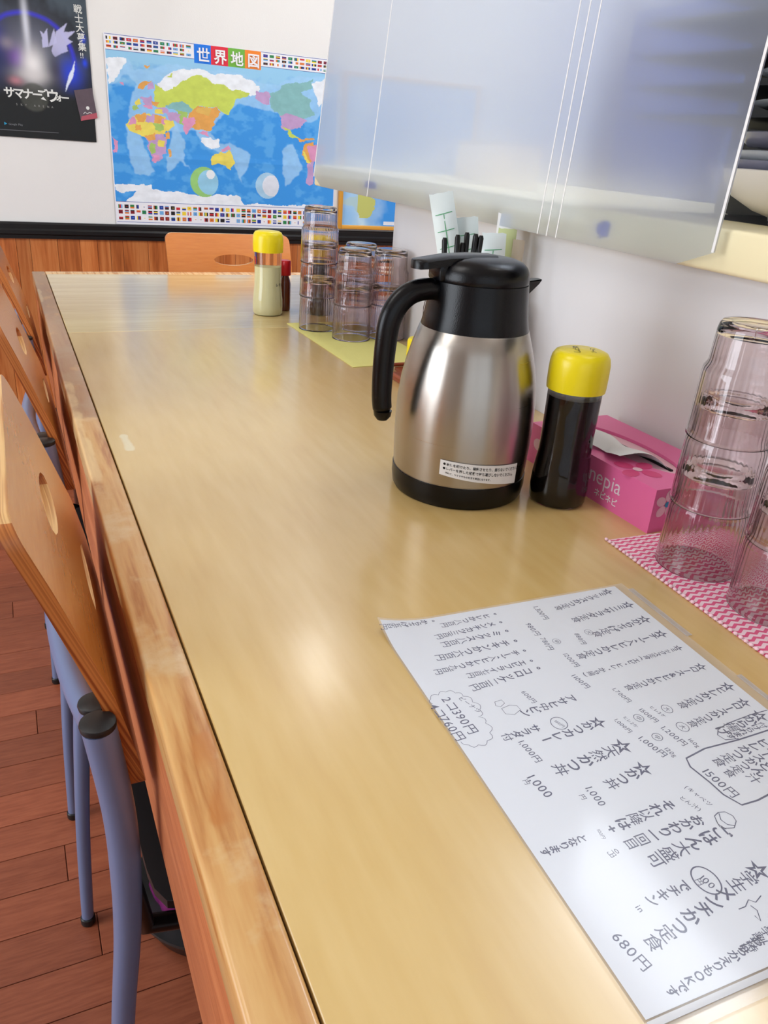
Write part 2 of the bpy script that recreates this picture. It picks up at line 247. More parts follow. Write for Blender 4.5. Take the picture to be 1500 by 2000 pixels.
DATA=json.loads(r"""{"menu":{"V":[["☆ミックスかつ定食",[9.1,233.5],[20.6,170.8]],["えび入",[-2.2,206.7],[0.1,193.2]],["☆ミニサラダ定食",[34.5,237.9],[41.3,175.3]],["☆からあげ定食",[59.4,236.7],[66.2,180.1]],["☆チーズ入ヒレかつ定食",[83.0,235.9],[89.5,147.4]],["☆ミックス定食(エビ・ヒレ・から揚)",[104.7,235.8],[112.6,134.7]],["☆ロース&ヒレかつ定食",[132.3,235.6],[136.3,159.4]],["☆ヒレかつ定食",[159.9,238.0],[167.0,186.4]],["☆ロースかつ定食",[179.3,235.3],[186.3,178.2]],["ヒレかつ定食",[218.6,213.9],[224.1,167.9]],["ロースかつ定食",[227.3,214.8],[235.0,166.9]],["とん汁",[237.4,196.8],[244.1,179.3]],["☆から揚げ",[195.7,234.7],[199.6,194.8]],["付けられます",[204.1,228.8],[206.7,196.0]],["アサヒ中ビン",[133.2,106.7],[136.8,64.4]],["☆かつカレー",[163.6,110.1],[166.3,64.3]],["サラダ付",[154.0,61.7],[155.8,37.8]],["☆天然かつ丼",[190.0,111.6],[194.9,56.5]],["☆かつ丼",[212.5,111.4],[216.8,82.0]],["ごはん大盛可",[272.8,123.1],[275.7,69.2]],["おかわり一回目",[260.4,115.4],[260.8,62.8]],["それ以降は+",[244.0,105.7],[248.0,58.7]],["となります",[248.1,36.2],[249.4,9.5]],["☆学生メンチかつ定食",[302.5,123.3],[318.6,32.6]],["でチキン",[296.0,72.7],[297.2,49.1]],["学割あり",[334.6,96.2],[337.6,76.4]],["お持ちかえりもOKです",[337.4,87.7],[343.4,23.8]],["°ロースかつ七百円",[0.3,109.3],[2.3,64.5]],["°ヒレかつ八百円",[12.7,106.5],[15.3,56.9]],["°メンチカツ三百円",[25.4,104.8],[29.7,45.0]],["°ミックス八百円",[38.8,102.9],[41.4,45.5]],["°チキンかつ六百円",[54.2,102.5],[56.9,33.2]],["°チーズ入ヒレかつ九百円",[68.9,102.8],[73.3,23.5]],["°エビフライ七百円",[82.3,101.0],[85.3,46.1]],["°コロッケ二百円",[92.6,100.9],[99.5,42.2]],["°からあげ五百円",[6.5,48.4],[9.8,2.4]]],"H":[["1,300円",[10.6,151.2],[32.7,149.5]],["980円",[33.6,129.3],[52.3,128.5]],["880円",[59.9,162.5],[75.5,159.8]],["780円",[56.8,129.7],[74.1,127.8]],["1200円",[81.4,135.5],[100.3,135.6]],["1100円",[108.0,125.2],[126.1,127.6]],["1,700円",[132.5,146.5],[150.4,148.6]],["ヒレ3ケ",[159.7,160.3],[173.1,163.1]],["1500円",[159.3,150.7],[175.7,153.6]],["ヒレ2ケ",[163.3,133.0],[176.0,135.0]],["1,000円",[163.3,124.9],[178.9,127.1]],["1,200円",[180.8,153.5],[202.2,156.9]],["160g",[197.8,163.8],[207.5,164.8]],["1,000円",[184.4,129.8],[206.5,135.1]],["120g",[199.9,140.6],[209.9,141.9]],["1500円",[225.1,152.1],[251.9,155.2]],["600円",[114.5,75.5],[128.8,77.3]],["1,000円",[160.9,45.1],[183.2,46.8]],["1,000",[191.4,33.5],[212.4,36.5]],["円",[197.2,28.3],[199.2,28.3]],["1,000",[212.7,65.3],[230.1,65.3]],["円",[220.3,56.7],[222.3,57.0]],["(キャベツ",[234.6,128.5],[252.9,133.0]],["とん汁)",[240.5,118.2],[253.9,123.3]],["0円",[263.1,52.3],[264.2,44.8]],["100円",[245.3,50.3],[252.8,49.3]],["680円",[306.9,15.8],[328.7,20.1]],["in",[297.2,38.7],[301.4,39.3]],["100円",[150.9,80.5],[159.1,83.0]],["100",[293.2,86.8],[302.5,89.1]],["円",[296.9,83.5],[297.8,83.6]],["4コ760円",[107.7,2.5],[146.7,5.8]],["2コ390円",[102.8,14.7],[143.2,17.4]],["ピーナツ",[106.0,25.3],[125.3,31.8]],["大",[166.8,170.9],[167.4,170.9]],["中",[168.5,142.9],[169.1,142.9]],["大",[186.9,168.3],[187.5,168.3]],["中",[189.7,142.5],[190.3,142.5]],["大",[62.0,174.2],[62.9,174.2]],["中",[65.4,138.7],[66.2,138.7]]],"P":[[0.5,[[171.4,170.9],[171.2,172.2],[170.4,173.4],[169.3,174.2],[167.9,174.8],[166.4,174.9],[165.0,174.6],[163.7,173.8],[162.8,172.8],[162.3,171.6],[162.3,170.2],[162.8,169.0],[163.7,168.0],[165.0,167.2],[166.4,166.9],[167.9,167.0],[169.3,167.6],[170.4,168.4],[171.2,169.6],[171.4,170.9]]],[0.5,[[172.5,142.9],[172.3,144.1],[171.7,145.1],[170.7,145.9],[169.5,146.4],[168.2,146.5],[166.9,146.2],[165.8,145.5],[165.0,144.6],[164.6,143.5],[164.6,142.3],[165.0,141.2],[165.8,140.3],[166.9,139.6],[168.2,139.3],[169.5,139.4],[170.7,139.9],[171.7,140.7],[172.3,141.7],[172.5,142.9]]],[0.5,[[191.9,168.3],[191.6,169.7],[190.8,171.0],[189.6,172.0],[188.1,172.6],[186.5,172.7],[184.9,172.3],[183.5,171.5],[182.5,170.4],[182.0,169.0],[182.0,167.6],[182.5,166.2],[183.5,165.1],[184.9,164.3],[186.5,163.9],[188.1,164.0],[189.6,164.6],[190.8,165.6],[191.6,166.9],[191.9,168.3]]],[0.5,[[193.5,142.5],[193.3,143.7],[192.7,144.8],[191.8,145.7],[190.6,146.2],[189.4,146.3],[188.2,146.0],[187.1,145.3],[186.4,144.3],[186.0,143.1],[186.0,141.9],[186.4,140.7],[187.1,139.7],[188.2,139.0],[189.4,138.7],[190.6,138.8],[191.8,139.3],[192.7,140.2],[193.3,141.3],[193.5,142.5]]],[0.4,[[66.0,174.2],[65.8,175.4],[65.2,176.4],[64.2,177.2],[63.0,177.7],[61.7,177.8],[60.4,177.5],[59.3,176.8],[58.5,175.9],[58.1,174.8],[58.1,173.6],[58.5,172.5],[59.3,171.6],[60.4,170.9],[61.7,170.6],[63.0,170.7],[64.2,171.2],[65.2,172.0],[65.8,173.0],[66.0,174.2]]],[0.4,[[69.0,138.7],[68.8,139.8],[68.2,140.8],[67.4,141.5],[66.3,142.0],[65.1,142.1],[64.0,141.8],[63.0,141.2],[62.2,140.3],[61.8,139.3],[61.8,138.1],[62.2,137.1],[63.0,136.2],[64.0,135.6],[65.1,135.3],[66.3,135.4],[67.4,135.9],[68.2,136.6],[68.8,137.6],[69.0,138.7]]],[0.6,[[161.4,81.8],[161.1,83.6],[160.3,85.2],[159.0,86.5],[157.3,87.4],[155.4,87.8],[153.5,87.6],[151.6,87.0],[150.1,85.9],[149.0,84.4],[148.5,82.7],[148.5,80.9],[149.0,79.2],[150.1,77.7],[151.6,76.6],[153.5,76.0],[155.4,75.8],[157.3,76.2],[159.0,77.1],[160.3,78.4],[161.1,80.0],[161.4,81.8]]],[0.9,[[307.0,88.2],[306.7,90.1],[305.8,91.8],[304.4,93.3],[302.6,94.5],[300.4,95.3],[298.1,95.7],[295.7,95.6],[293.5,95.0],[291.4,94.0],[289.8,92.6],[288.7,91.0],[288.1,89.1],[288.1,87.3],[288.7,85.4],[289.8,83.8],[291.4,82.4],[293.5,81.4],[295.7,80.8],[298.1,80.7],[300.4,81.1],[302.6,81.9],[304.4,83.1],[305.8,84.6],[306.7,86.3],[307.0,88.2]]],[1.3,[[209.9,233.2],[211.0,198.8],[210.3,167.6],[213.9,147.7],[221.4,144.6],[237.6,147.2],[248.9,147.9],[260.0,152.9],[260.3,166.3],[258.2,182.3]]],[0.8,[[192.3,251.7],[192.2,230.4],[194.5,204.7],[197.3,192.4],[202.2,187.3],[208.0,189.2],[210.1,199.7]]],[0.4,[[107.1,2.7],[105.6,1.6],[104.3,1.2],[103.0,1.9],[101.9,3.4],[99.3,4.7],[97.8,6.4],[97.9,8.7],[99.2,11.3],[97.2,12.7],[96.2,14.2],[96.5,16.1],[97.9,18.1],[97.1,20.4],[97.2,22.4],[98.6,23.6],[100.9,24.5],[101.3,26.8],[102.2,28.4],[104.0,28.8],[106.3,28.5],[107.4,31.4],[109.1,33.1],[111.5,33.2],[114.4,32.1],[116.6,34.8],[119.0,36.0],[121.5,35.3],[124.2,33.1],[126.9,33.5],[128.9,33.0],[130.0,31.2],[130.4,28.5],[132.0,30.9],[133.8,32.1],[136.0,31.8],[138.4,30.2],[141.3,32.1],[143.9,32.6],[146.1,31.1],[148.0,28.2],[151.1,28.4],[153.3,27.7],[154.4,25.6],[154.7,22.5],[157.1,20.9],[158.3,19.1],[157.9,17.0],[156.4,14.6],[157.5,12.5],[157.7,10.7],[156.5,9.2],[154.4,8.1],[153.3,5.7],[151.8,4.3],[149.8,4.3]]],[0.4,[[127.6,49.5],[133.7,49.3],[136.5,55.5],[133.1,62.5],[128.3,62.2],[126.1,57.1],[127.6,49.5]]],[0.4,[[119.4,48.4],[123.6,46.8],[125.6,50.1],[122.9,54.8],[118.9,54.4],[119.4,48.4]]],[0.6,[[261.3,128.5],[259.8,133.1],[260.8,137.7],[265.1,140.2],[269.2,139.0],[273.0,133.6],[271.4,127.6],[267.1,125.9],[261.3,128.5]]],[0.6,[[260.5,133.0],[265.2,130.2],[269.6,131.5],[271.9,135.8]]],[0.6,[[264.1,126.9],[269.2,125.4],[272.2,127.9]]],[0.6,[[318.7,92.0],[318.7,97.0],[315.9,102.0],[318.6,104.8],[316.3,111.2]]],[0.6,[[319.2,100.3],[322.8,101.5],[328.6,98.2],[324.9,97.5]]]]},"map":[["shelf",[[0.006,0.112],[0.081,0.112],[0.12,0.171],[0.179,0.163],[0.241,0.124],[0.37,0.13],[0.446,0.128],[0.536,0.139],[0.642,0.166],[0.709,0.157],[0.804,0.105],[0.93,0.101],[0.935,0.23],[0.911,0.352],[0.846,0.367],[0.684,0.308],[0.63,0.314],[0.556,0.297],[0.536,0.292],[0.484,0.346],[0.444,0.399],[0.405,0.452],[0.264,0.466],[0.072,0.484],[0.091,0.311],[0.129,0.245],[0.089,0.197],[0.017,0.259],[-0.0,0.246]]],["white",[[0.003,0.112],[0.075,0.113],[0.054,0.202],[0.005,0.26]]],["white",[[0.208,0.228],[0.245,0.177],[0.32,0.144],[0.382,0.128],[0.445,0.151],[0.536,0.147],[0.629,0.184],[0.629,0.224],[0.589,0.245],[0.407,0.195],[0.219,0.257]]],["shelf",[[0.071,0.443],[0.121,0.486],[0.143,0.564],[0.165,0.652],[0.176,0.701],[0.144,0.72],[0.095,0.707],[0.068,0.603]]],["shelf",[[0.277,0.422],[0.314,0.516],[0.299,0.634],[0.337,0.69],[0.286,0.635],[0.233,0.705],[0.222,0.623],[0.25,0.53]]],["shelf",[[0.366,0.413],[0.443,0.505],[0.537,0.521],[0.598,0.567],[0.578,0.672],[0.551,0.736],[0.523,0.65],[0.517,0.582],[0.404,0.55],[0.365,0.495]]],["shelf",[[0.737,0.53],[0.793,0.499],[0.839,0.609],[0.819,0.682],[0.755,0.74],[0.739,0.635]]],["white",[[0.033,0.869],[0.098,0.807],[0.257,0.797],[0.348,0.809],[0.537,0.807],[0.558,0.85],[0.679,0.858],[0.974,0.847],[0.976,0.894],[0.008,0.879]]],["lime",[[0.188,0.276],[0.198,0.233],[0.238,0.251],[0.294,0.225],[0.344,0.176],[0.401,0.165],[0.426,0.197],[0.471,0.203],[0.503,0.223],[0.556,0.217],[0.592,0.232],[0.569,0.255],[0.53,0.268],[0.516,0.294],[0.49,0.362],[0.47,0.343],[0.445,0.314],[0.399,0.327],[0.367,0.322],[0.335,0.354],[0.317,0.312],[0.279,0.309],[0.242,0.333],[0.216,0.367],[0.199,0.337]]],["lime",[[0.245,0.192],[0.276,0.169],[0.263,0.198]]],["orange",[[0.147,0.144],[0.174,0.135],[0.161,0.161]]],["orange",[[0.128,0.268],[0.154,0.221],[0.187,0.209],[0.165,0.241],[0.149,0.281]]],["lilac",[[0.171,0.228],[0.191,0.216],[0.189,0.257],[0.167,0.271]]],["yellow",[[0.111,0.332],[0.129,0.318],[0.134,0.352],[0.116,0.358]]],["green",[[0.098,0.36],[0.119,0.354],[0.116,0.374],[0.099,0.378]]],["lilac",[[0.135,0.321],[0.175,0.293],[0.186,0.339],[0.155,0.354]]],["orange",[[0.175,0.321],[0.214,0.316],[0.205,0.337],[0.177,0.34]]],["pink",[[0.137,0.356],[0.174,0.34],[0.18,0.363],[0.149,0.366]]],["teal",[[0.242,0.329],[0.279,0.309],[0.317,0.312],[0.339,0.338],[0.322,0.363],[0.266,0.354],[0.248,0.348]]],["lilac",[[0.205,0.345],[0.235,0.341],[0.247,0.371],[0.216,0.383]]],["green",[[0.266,0.354],[0.316,0.356],[0.322,0.387],[0.278,0.388]]],["yellow",[[0.192,0.362],[0.223,0.358],[0.222,0.382],[0.191,0.381]]],["orange",[[0.322,0.359],[0.361,0.323],[0.406,0.33],[0.448,0.314],[0.461,0.344],[0.428,0.385],[0.434,0.412],[0.405,0.444],[0.353,0.449],[0.331,0.419]]],["amber",[[0.348,0.345],[0.38,0.329],[0.432,0.323],[0.405,0.371],[0.367,0.367]]],["lilac",[[0.235,0.373],[0.266,0.377],[0.277,0.416],[0.246,0.415]]],["green",[[0.278,0.384],[0.316,0.388],[0.302,0.43],[0.277,0.416]]],["orange",[[0.36,0.39],[0.434,0.382],[0.421,0.432],[0.392,0.452],[0.372,0.437]]],["pink",[[0.297,0.388],[0.348,0.379],[0.353,0.415],[0.321,0.479],[0.305,0.436]]],["pink",[[0.379,0.457],[0.398,0.451],[0.404,0.483],[0.391,0.476]]],["orange",[[0.404,0.508],[0.427,0.514],[0.424,0.531],[0.407,0.524]]],["white",[[0.375,0.49],[0.444,0.488],[0.447,0.529],[0.417,0.549],[0.378,0.519]]],["pink",[[0.457,0.541],[0.49,0.526],[0.503,0.554],[0.47,0.557]]],["yellow",[[0.082,0.417],[0.114,0.382],[0.156,0.382],[0.23,0.394],[0.245,0.462],[0.228,0.492],[0.147,0.513],[0.079,0.485],[0.073,0.451]]],["orange",[[0.104,0.387],[0.146,0.376],[0.146,0.43],[0.113,0.434]]],["lilac",[[0.145,0.39],[0.186,0.385],[0.184,0.433],[0.149,0.43]]],["orange",[[0.186,0.385],[0.219,0.396],[0.221,0.43],[0.186,0.433]]],["pink",[[0.082,0.417],[0.104,0.394],[0.104,0.448],[0.079,0.451]]],["green",[[0.176,0.434],[0.218,0.434],[0.228,0.471],[0.185,0.475]]],["orange",[[0.102,0.449],[0.128,0.446],[0.13,0.48],[0.106,0.476]]],["lilac",[[0.147,0.513],[0.212,0.486],[0.232,0.519],[0.225,0.59],[0.194,0.643],[0.172,0.644],[0.16,0.596]]],["orange",[[0.147,0.506],[0.185,0.489],[0.184,0.524],[0.157,0.54]]],["yellow",[[0.2,0.522],[0.227,0.527],[0.22,0.569],[0.196,0.565]]],["green",[[0.16,0.547],[0.188,0.551],[0.184,0.594],[0.163,0.598]]],["pink",[[0.171,0.602],[0.198,0.607],[0.186,0.648],[0.172,0.64]]],["orange",[[0.228,0.492],[0.252,0.475],[0.243,0.518],[0.227,0.52]]],["orange",[[0.231,0.583],[0.248,0.571],[0.241,0.61],[0.233,0.604]]],["pink",[[0.211,0.403],[0.235,0.401],[0.24,0.432],[0.218,0.437]]],["yellow",[[0.221,0.409],[0.264,0.412],[0.274,0.438],[0.244,0.476],[0.229,0.45]]],["lilac",[[0.236,0.38],[0.284,0.375],[0.289,0.423],[0.26,0.412]]],["pink",[[0.003,0.533],[0.027,0.545],[0.013,0.594],[0.004,0.602]]],["pink",[[0.058,0.238],[0.079,0.233],[0.073,0.252]]],["yellow",[[0.412,0.611],[0.438,0.573],[0.463,0.553],[0.483,0.569],[0.495,0.553],[0.515,0.581],[0.521,0.632],[0.501,0.668],[0.481,0.643],[0.449,0.638],[0.42,0.647]]],["lilac",[[0.619,0.213],[0.676,0.21],[0.678,0.267],[0.643,0.275],[0.612,0.254]]],["teal",[[0.676,0.218],[0.71,0.198],[0.736,0.162],[0.805,0.137],[0.874,0.112],[0.868,0.154],[0.827,0.192],[0.871,0.237],[0.895,0.319],[0.839,0.346],[0.726,0.328],[0.684,0.283]]],["white",[[0.868,0.138],[0.945,0.111],[0.949,0.211],[0.908,0.267],[0.884,0.194]]],["lilac",[[0.725,0.329],[0.846,0.341],[0.864,0.356],[0.826,0.403],[0.805,0.414],[0.742,0.411]]],["lilac",[[0.734,0.368],[0.846,0.356],[0.819,0.402],[0.769,0.402]]],["lime",[[0.745,0.396],[0.77,0.406],[0.813,0.458],[0.792,0.46]]],["orange",[[0.806,0.459],[0.885,0.456],[0.893,0.468],[0.814,0.475]]],["orange",[[0.839,0.49],[0.886,0.478],[0.909,0.506],[0.89,0.597],[0.868,0.589],[0.837,0.539]]],["pink",[[0.865,0.493],[0.945,0.494],[0.941,0.584],[0.889,0.579],[0.862,0.528]]],["lilac",[[0.861,0.599],[0.897,0.578],[0.894,0.713],[0.872,0.728],[0.857,0.716]]],["yellow",[[0.837,0.521],[0.867,0.554],[0.883,0.597],[0.864,0.59]]],["white",[[0.016,0.77],[0.168,0.77],[0.165,0.813],[0.016,0.813]]]],"poster":{"feathers":[[[0.192,1.298],[0.186,1.344],[0.196,1.335],[0.21,1.353],[0.212,1.304]],[[0.212,1.304],[0.229,1.355],[0.23,1.345],[0.236,1.315]],[[0.227,1.314],[0.234,1.345],[0.27,1.373],[0.258,1.346],[0.299,1.357],[0.271,1.332],[0.287,1.325],[0.266,1.312],[0.27,1.297],[0.247,1.286],[0.227,1.275],[0.22,1.294]]]}}""")
# ================================================================ materials
M_wall=P('wall_paint',(232,231,226),rough=.6,noise=.03,nscale=6,bump=.25,bscale=260)
M_wallr=P('partition_paint',(226,224,226),rough=.38,noise=.03,nscale=5,bump=.12,bscale=160)
M_ceil=P('ceiling_paint',(235,235,230),rough=.8)
M_black=P('black_moulding',(16,17,18),rough=.35,noise=.2,nscale=30)
M_board=wood('wainscot_wood',(150,78,34),(186,106,52),(206,132,74),axis='Z',stretch=16,scale=22,rough=.35,ring=.25,rnd=True,fine=.55,space='World')
M_floor=wood('floor_wood',(136,68,42),(162,88,58),(178,104,70),axis='X',stretch=9,scale=26,rough=.42,ring=.1,rnd=True,fine=.75,space='World')
M_joint=P('dark_joint',(92,48,32),rough=.8)
M_top=wood('tabletop_wood',(206,168,104),(215,182,116),(222,192,130),axis='Y',stretch=7,scale=8,rough=.3,ring=.02,fine=.8,coat=.8,bump=.03,space='World')
M_topx=wood('tabletop_cross_wood',(208,178,114),(224,200,140),(232,212,158),axis='X',stretch=12,scale=26,rough=.3,ring=.08,fine=.6,coat=.8,bump=.03,space='World')
M_trim=wood('pine_edge',(176,112,52),(204,152,90),(214,170,108),axis='Y',stretch=11,scale=42,rough=.33,ring=.22,fine=.45,coat=.2,worn=((218,188,140),9,.54,.66),space='World',bump=.1)
def stain(mt,col,y0,y1,x0,x1,amt,seed):
    nt=mt.node_tree; L=nt.links.new; N=nt.nodes.new; b=nt.nodes['Principled BSDF']; src=b.inputs['Base Color'].links[0].from_socket
    g=N('ShaderNodeNewGeometry'); sp=N('ShaderNodeSeparateXYZ'); L(g.outputs['Position'],sp.inputs[0])
    n=N('ShaderNodeTexNoise'); n.inputs['Scale'].default_value=38; n.inputs['Detail'].default_value=6; mp=N('ShaderNodeMapping'); mp.inputs['Location'].default_value=(seed,seed,0); mp.inputs['Scale'].default_value=(1,.5,1); L(g.outputs['Position'],mp.inputs[0]); L(mp.outputs[0],n.inputs['Vector'])
    def mr(v,a,b_,c,d):
        m_=N('ShaderNodeMapRange'); m_.interpolation_type='SMOOTHSTEP'; m_.inputs[1].default_value=a; m_.inputs[2].default_value=b_; m_.inputs[3].default_value=c; m_.inputs[4].default_value=d; L(v,m_.inputs[0]); return m_.outputs[0]
    def ml(a,b_,op='MULTIPLY'):
        m_=N('ShaderNodeMath'); m_.operation=op
        for k,v in enumerate((a,b_)):
            if hasattr(v,'is_linked'): L(v,m_.inputs[k])
            else: m_.inputs[k].default_value=v
        return m_.outputs[0]
    e=.04*(1 if y1-y0>.15 else .3)
    w_=ml(mr(sp.outputs['Y'],y0-e,y0+e,0,1),mr(sp.outputs['Y'],y1-e,y1+e,1,0)); w_=ml(w_,ml(mr(sp.outputs['X'],x0-.009,x0+.009,0,1),mr(sp.outputs['X'],x1-.009,x1+.009,1,0)))
    k=mr(ml(w_,ml(n.outputs['Fac'],-.5,'ADD'),'ADD'),.72,.98,0,amt)
    mx=N('ShaderNodeMix'); mx.data_type='RGBA'; L(k,mx.inputs[0]); L(src,mx.inputs[6]); mx.inputs[7].default_value=lin(col); L(mx.outputs[2],b.inputs['Base Color'])
stain(M_trim,(164,122,88),1.08,2.4,.0,.2,.7,3.); stain(M_trim,(230,202,148),.84,1.30,.052,.076,.6,9.); stain(M_trim,(226,200,150),1.9,2.1,.05,.07,.6,5.)
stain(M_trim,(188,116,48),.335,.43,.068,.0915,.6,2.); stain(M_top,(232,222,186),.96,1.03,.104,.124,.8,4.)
M_trimside=wood('pine_side',(198,140,84),(224,178,122),(236,200,150),axis='Y',stretch=24,scale=80,rough=.4,ring=.3,fine=.3,space='World')
M_fascia=wood('fascia_wood',(166,92,52),(192,116,70),(206,134,86),axis='Y',stretch=14,scale=40,rough=.4,ring=.12,fine=.6,space='World')
M_ply=wood('chair_plywood',(196,114,46),(204,122,52),(211,133,60),axis='Y',stretch=8,scale=22,rough=.27,ring=.0,fine=.95,coat=.4,bump=0)
def ply_edge(name,c1,c2):
    mt,nt,b=newmat(name); L=nt.links.new; N=nt.nodes.new
    tc=N('ShaderNodeTexCoord'); sx=N('ShaderNodeSeparateXYZ'); L(tc.outputs['Object'],sx.inputs[0])
    m1=N('ShaderNodeMath'); m1.operation='MULTIPLY_ADD'; L(sx.outputs['Z'],m1.inputs[0]); m1.inputs[1].default_value=.38; L(sx.outputs['X'],m1.inputs[2])
    m2=N('ShaderNodeMath'); m2.operation='MULTIPLY'; m2.inputs[1].default_value=420; L(m1.outputs[0],m2.inputs[0])
    m3=N('ShaderNodeMath'); m3.operation='MULTIPLY'; m3.inputs[1].default_value=6; L(sx.outputs['Y'],m3.inputs[0])
    cb=N('ShaderNodeCombineXYZ'); L(m2.outputs[0],cb.inputs[0]); L(m3.outputs[0],cb.inputs[1])
    n=N('ShaderNodeTexNoise'); n.inputs['Scale'].default_value=1; n.inputs['Detail'].default_value=1; L(cb.outputs[0],n.inputs['Vector'])
    cr=N('ShaderNodeValToRGB'); e=cr.color_ramp.elements; e[0].position=.38; e[0].color=lin(c1); e[1].position=.56; e[1].color=lin(c2); L(n.outputs['Fac'],cr.inputs[0]); L(cr.outputs[0],b.inputs['Base Color']); b.inputs['Roughness'].default_value=.4
    return mt
M_plyedge=ply_edge('plywood_edge',(190,130,72),(236,192,128)); M_plyside=ply_edge('plywood_side',(150,74,28),(204,126,62))
M_tube=P('grey_blue_tube',(116,131,168),rough=.36,metal=.25,spec=.6)
M_blackpl=P('black_plastic',(12,12,13),rough=.3,noise=.1)
M_rubber=P('black_rubber',(22,24,25),rough=.45)
M_steel_body=None
def steel():
    mt,nt,b=newmat('brushed_steel'); L=nt.links.new
    b.inputs['Base Color'].default_value=lin((178,172,164)); b.inputs['Metallic'].default_value=1; b.inputs['Roughness'].default_value=.3
    b.inputs['Anisotropic'].default_value=.75; b.inputs['Anisotropic Rotation'].default_value=.25
    tg=nt.nodes.new('ShaderNodeTangent'); tg.direction_type='RADIAL'; tg.axis='Z'; L(tg.outputs[0],b.inputs['Tangent'])
    tc=nt.nodes.new('ShaderNodeTexCoord'); mp=nt.nodes.new('ShaderNodeMapping'); mp.inputs['Scale'].default_value=(4,4,900); L(tc.outputs['Object'],mp.inputs[0])
    n=nt.nodes.new('ShaderNodeTexNoise'); n.inputs['Scale'].default_value=1; L(mp.outputs[0],n.inputs['Vector'])
    mr=nt.nodes.new('ShaderNodeMapRange'); mr.inputs[3].default_value=.24; mr.inputs[4].default_value=.36; L(n.outputs['Fac'],mr.inputs[0]); L(mr.outputs[0],b.inputs['Roughness'])
    return mt
M_steel=steel()
M_lid=P('jug_black',(7,7,10),rough=.26,spec=.35,bump=.15,bscale=900)
M_yellow=P('yellow_plastic',(244,222,24),rough=.28,spec=.5)
M_glass=P('smoky_tumbler',(238,229,229),rough=.015,trans=1,ior=1.47)
M_clear=P('clear_glass',(254,255,254),rough=.02,trans=1,ior=1.45)
M_soy=P('dark_soy',(12,3,3),rough=.25,spec=.2)
M_lemonj=P('lemon_juice',(255,250,206),rough=.6)
M_ink=P('printed_black',(24,24,24),rough=.6)
M_inkblue=P('blue_black_ink',(24,24,84),rough=.7,spec=.2)
M_white=P('white_print',(240,240,240),rough=.5)
M_paper=P('menu_paper',(238,242,248),rough=.6,noise=.012,nscale=8)
M_tissue=P('tissue_paper',(240,240,240),rough=.8)
M_pink=P('pink_carton',(232,110,164),rough=.35,noise=.03,nscale=8)
M_pinkl=P('pale_pink_print',(240,196,208),rough=.4)
M_cyan=P('cyan_print',(40,150,190),rough=.4)
M_beam=P('cream_ledge_paint',(244,232,190),rough=.45,noise=.06,nscale=14,bump=.3,bscale=50)
M_patch=P('worn_blue_patch',(84,96,184),rough=.6)
M_film=None
def film():
    mt,nt,b=newmat('frosted_film'); L=nt.links.new; N=nt.nodes.new
    out=nt.nodes['Material Output']
    b.inputs['Base Color'].default_value=lin((250,251,253)); b.inputs['Transmission Weight'].default_value=1; b.inputs['Roughness'].default_value=.5; b.inputs['IOR'].default_value=1.12
    tr=N('ShaderNodeBsdfTranslucent'); tr.inputs[0].default_value=lin((222,230,242))
    df=N('ShaderNodeBsdfDiffuse'); df.inputs[0].default_value=lin((216,222,240))
    rf=N('ShaderNodeBsdfRefraction'); rf.inputs['Color'].default_value=lin((247,250,253)); rf.inputs['Roughness'].default_value=.55; rf.inputs['IOR'].default_value=1.16
    gl=N('ShaderNodeBsdfGlossy'); gl.inputs['Roughness'].default_value=.35; gm=N('ShaderNodeMixShader'); gm.inputs[0].default_value=.05; L(rf.outputs[0],gm.inputs[1]); L(gl.outputs[0],gm.inputs[2])
    tp=N('ShaderNodeBsdfTransparent'); tp.inputs[0].default_value=(.97,.98,1,1)
    a=N('ShaderNodeMixShader'); a.inputs[0].default_value=.3; L(tr.outputs[0],a.inputs[1]); L(df.outputs[0],a.inputs[2])
    c=N('ShaderNodeMixShader'); c.inputs[0].default_value=.42; L(gm.outputs[0],c.inputs[1]); L(tp.outputs[0],c.inputs[2])
    d=N('ShaderNodeMixShader'); d.inputs[0].default_value=.26; L(c.outputs[0],d.inputs[1]); L(a.outputs[0],d.inputs[2]); L(d.outputs[0],out.inputs[0])
    return mt
M_film=film()
def thin_clear(name,alpha,col,rough):
    mt,nt,b=newmat(name); L=nt.links.new; N=nt.nodes.new; out=nt.nodes['Material Output']
    b.inputs['Base Color'].default_value=lin(col); b.inputs['Roughness'].default_value=rough
    t=N('ShaderNodeBsdfTransparent'); x=N('ShaderNodeMixShader'); x.inputs[0].default_value=alpha
    L(t.outputs[0],x.inputs[1]); L(b.outputs[0],x.inputs[2]); L(x.outputs[0],out.inputs[0]); return mt
M_pouch=thin_clear('clear_pouch',.13,(232,235,242),.12)
M_pane=thin_clear('window_glass',.08,(240,245,250),.05)
# ================================================================ structure
YB=3.17
# floor planks laid across the room (rows run along X)
fl=struct(box('floor',(-2.7,-2.3,-.06,3.3,YB+.1,-.004),M_joint))
pk=None; rest=bmesh.new(); rr=random.Random(3)
row=0; y=-2.3
while y<YB-.01:
    y1=min(y+.0745,YB); x=-2.7+rr.random()*-.4
    while x<3.3:
        L_=rr.choice((.30,.38,.45,.53)); x1=min(x+L_,3.3); xa=max(x,-2.7)
        if x1-xa>.02:
            if x1>-.36 and xa<.12 and y>.42:
                bm=box_bm(xa+.0006,y+.0006,-.004,x1-.0006,y1-.0006,-rr.random()*.0004,bevel=.0006,seg=1)
                mesh('plank',bm,M_floor,fl)
            else:
                b2=box_bm(xa+.0006,y+.0006,-.004,x1-.0006,y1-.0006,0); me=bpy.data.meshes.new('t'); b2.to_mesh(me); rest.from_mesh(me); b2.free(); bpy.data.meshes.remove(me)
        x=x1
    y=y1; row+=1
o=mesh('plank_field',rest,M_floor,fl); o['kind']='stuff'
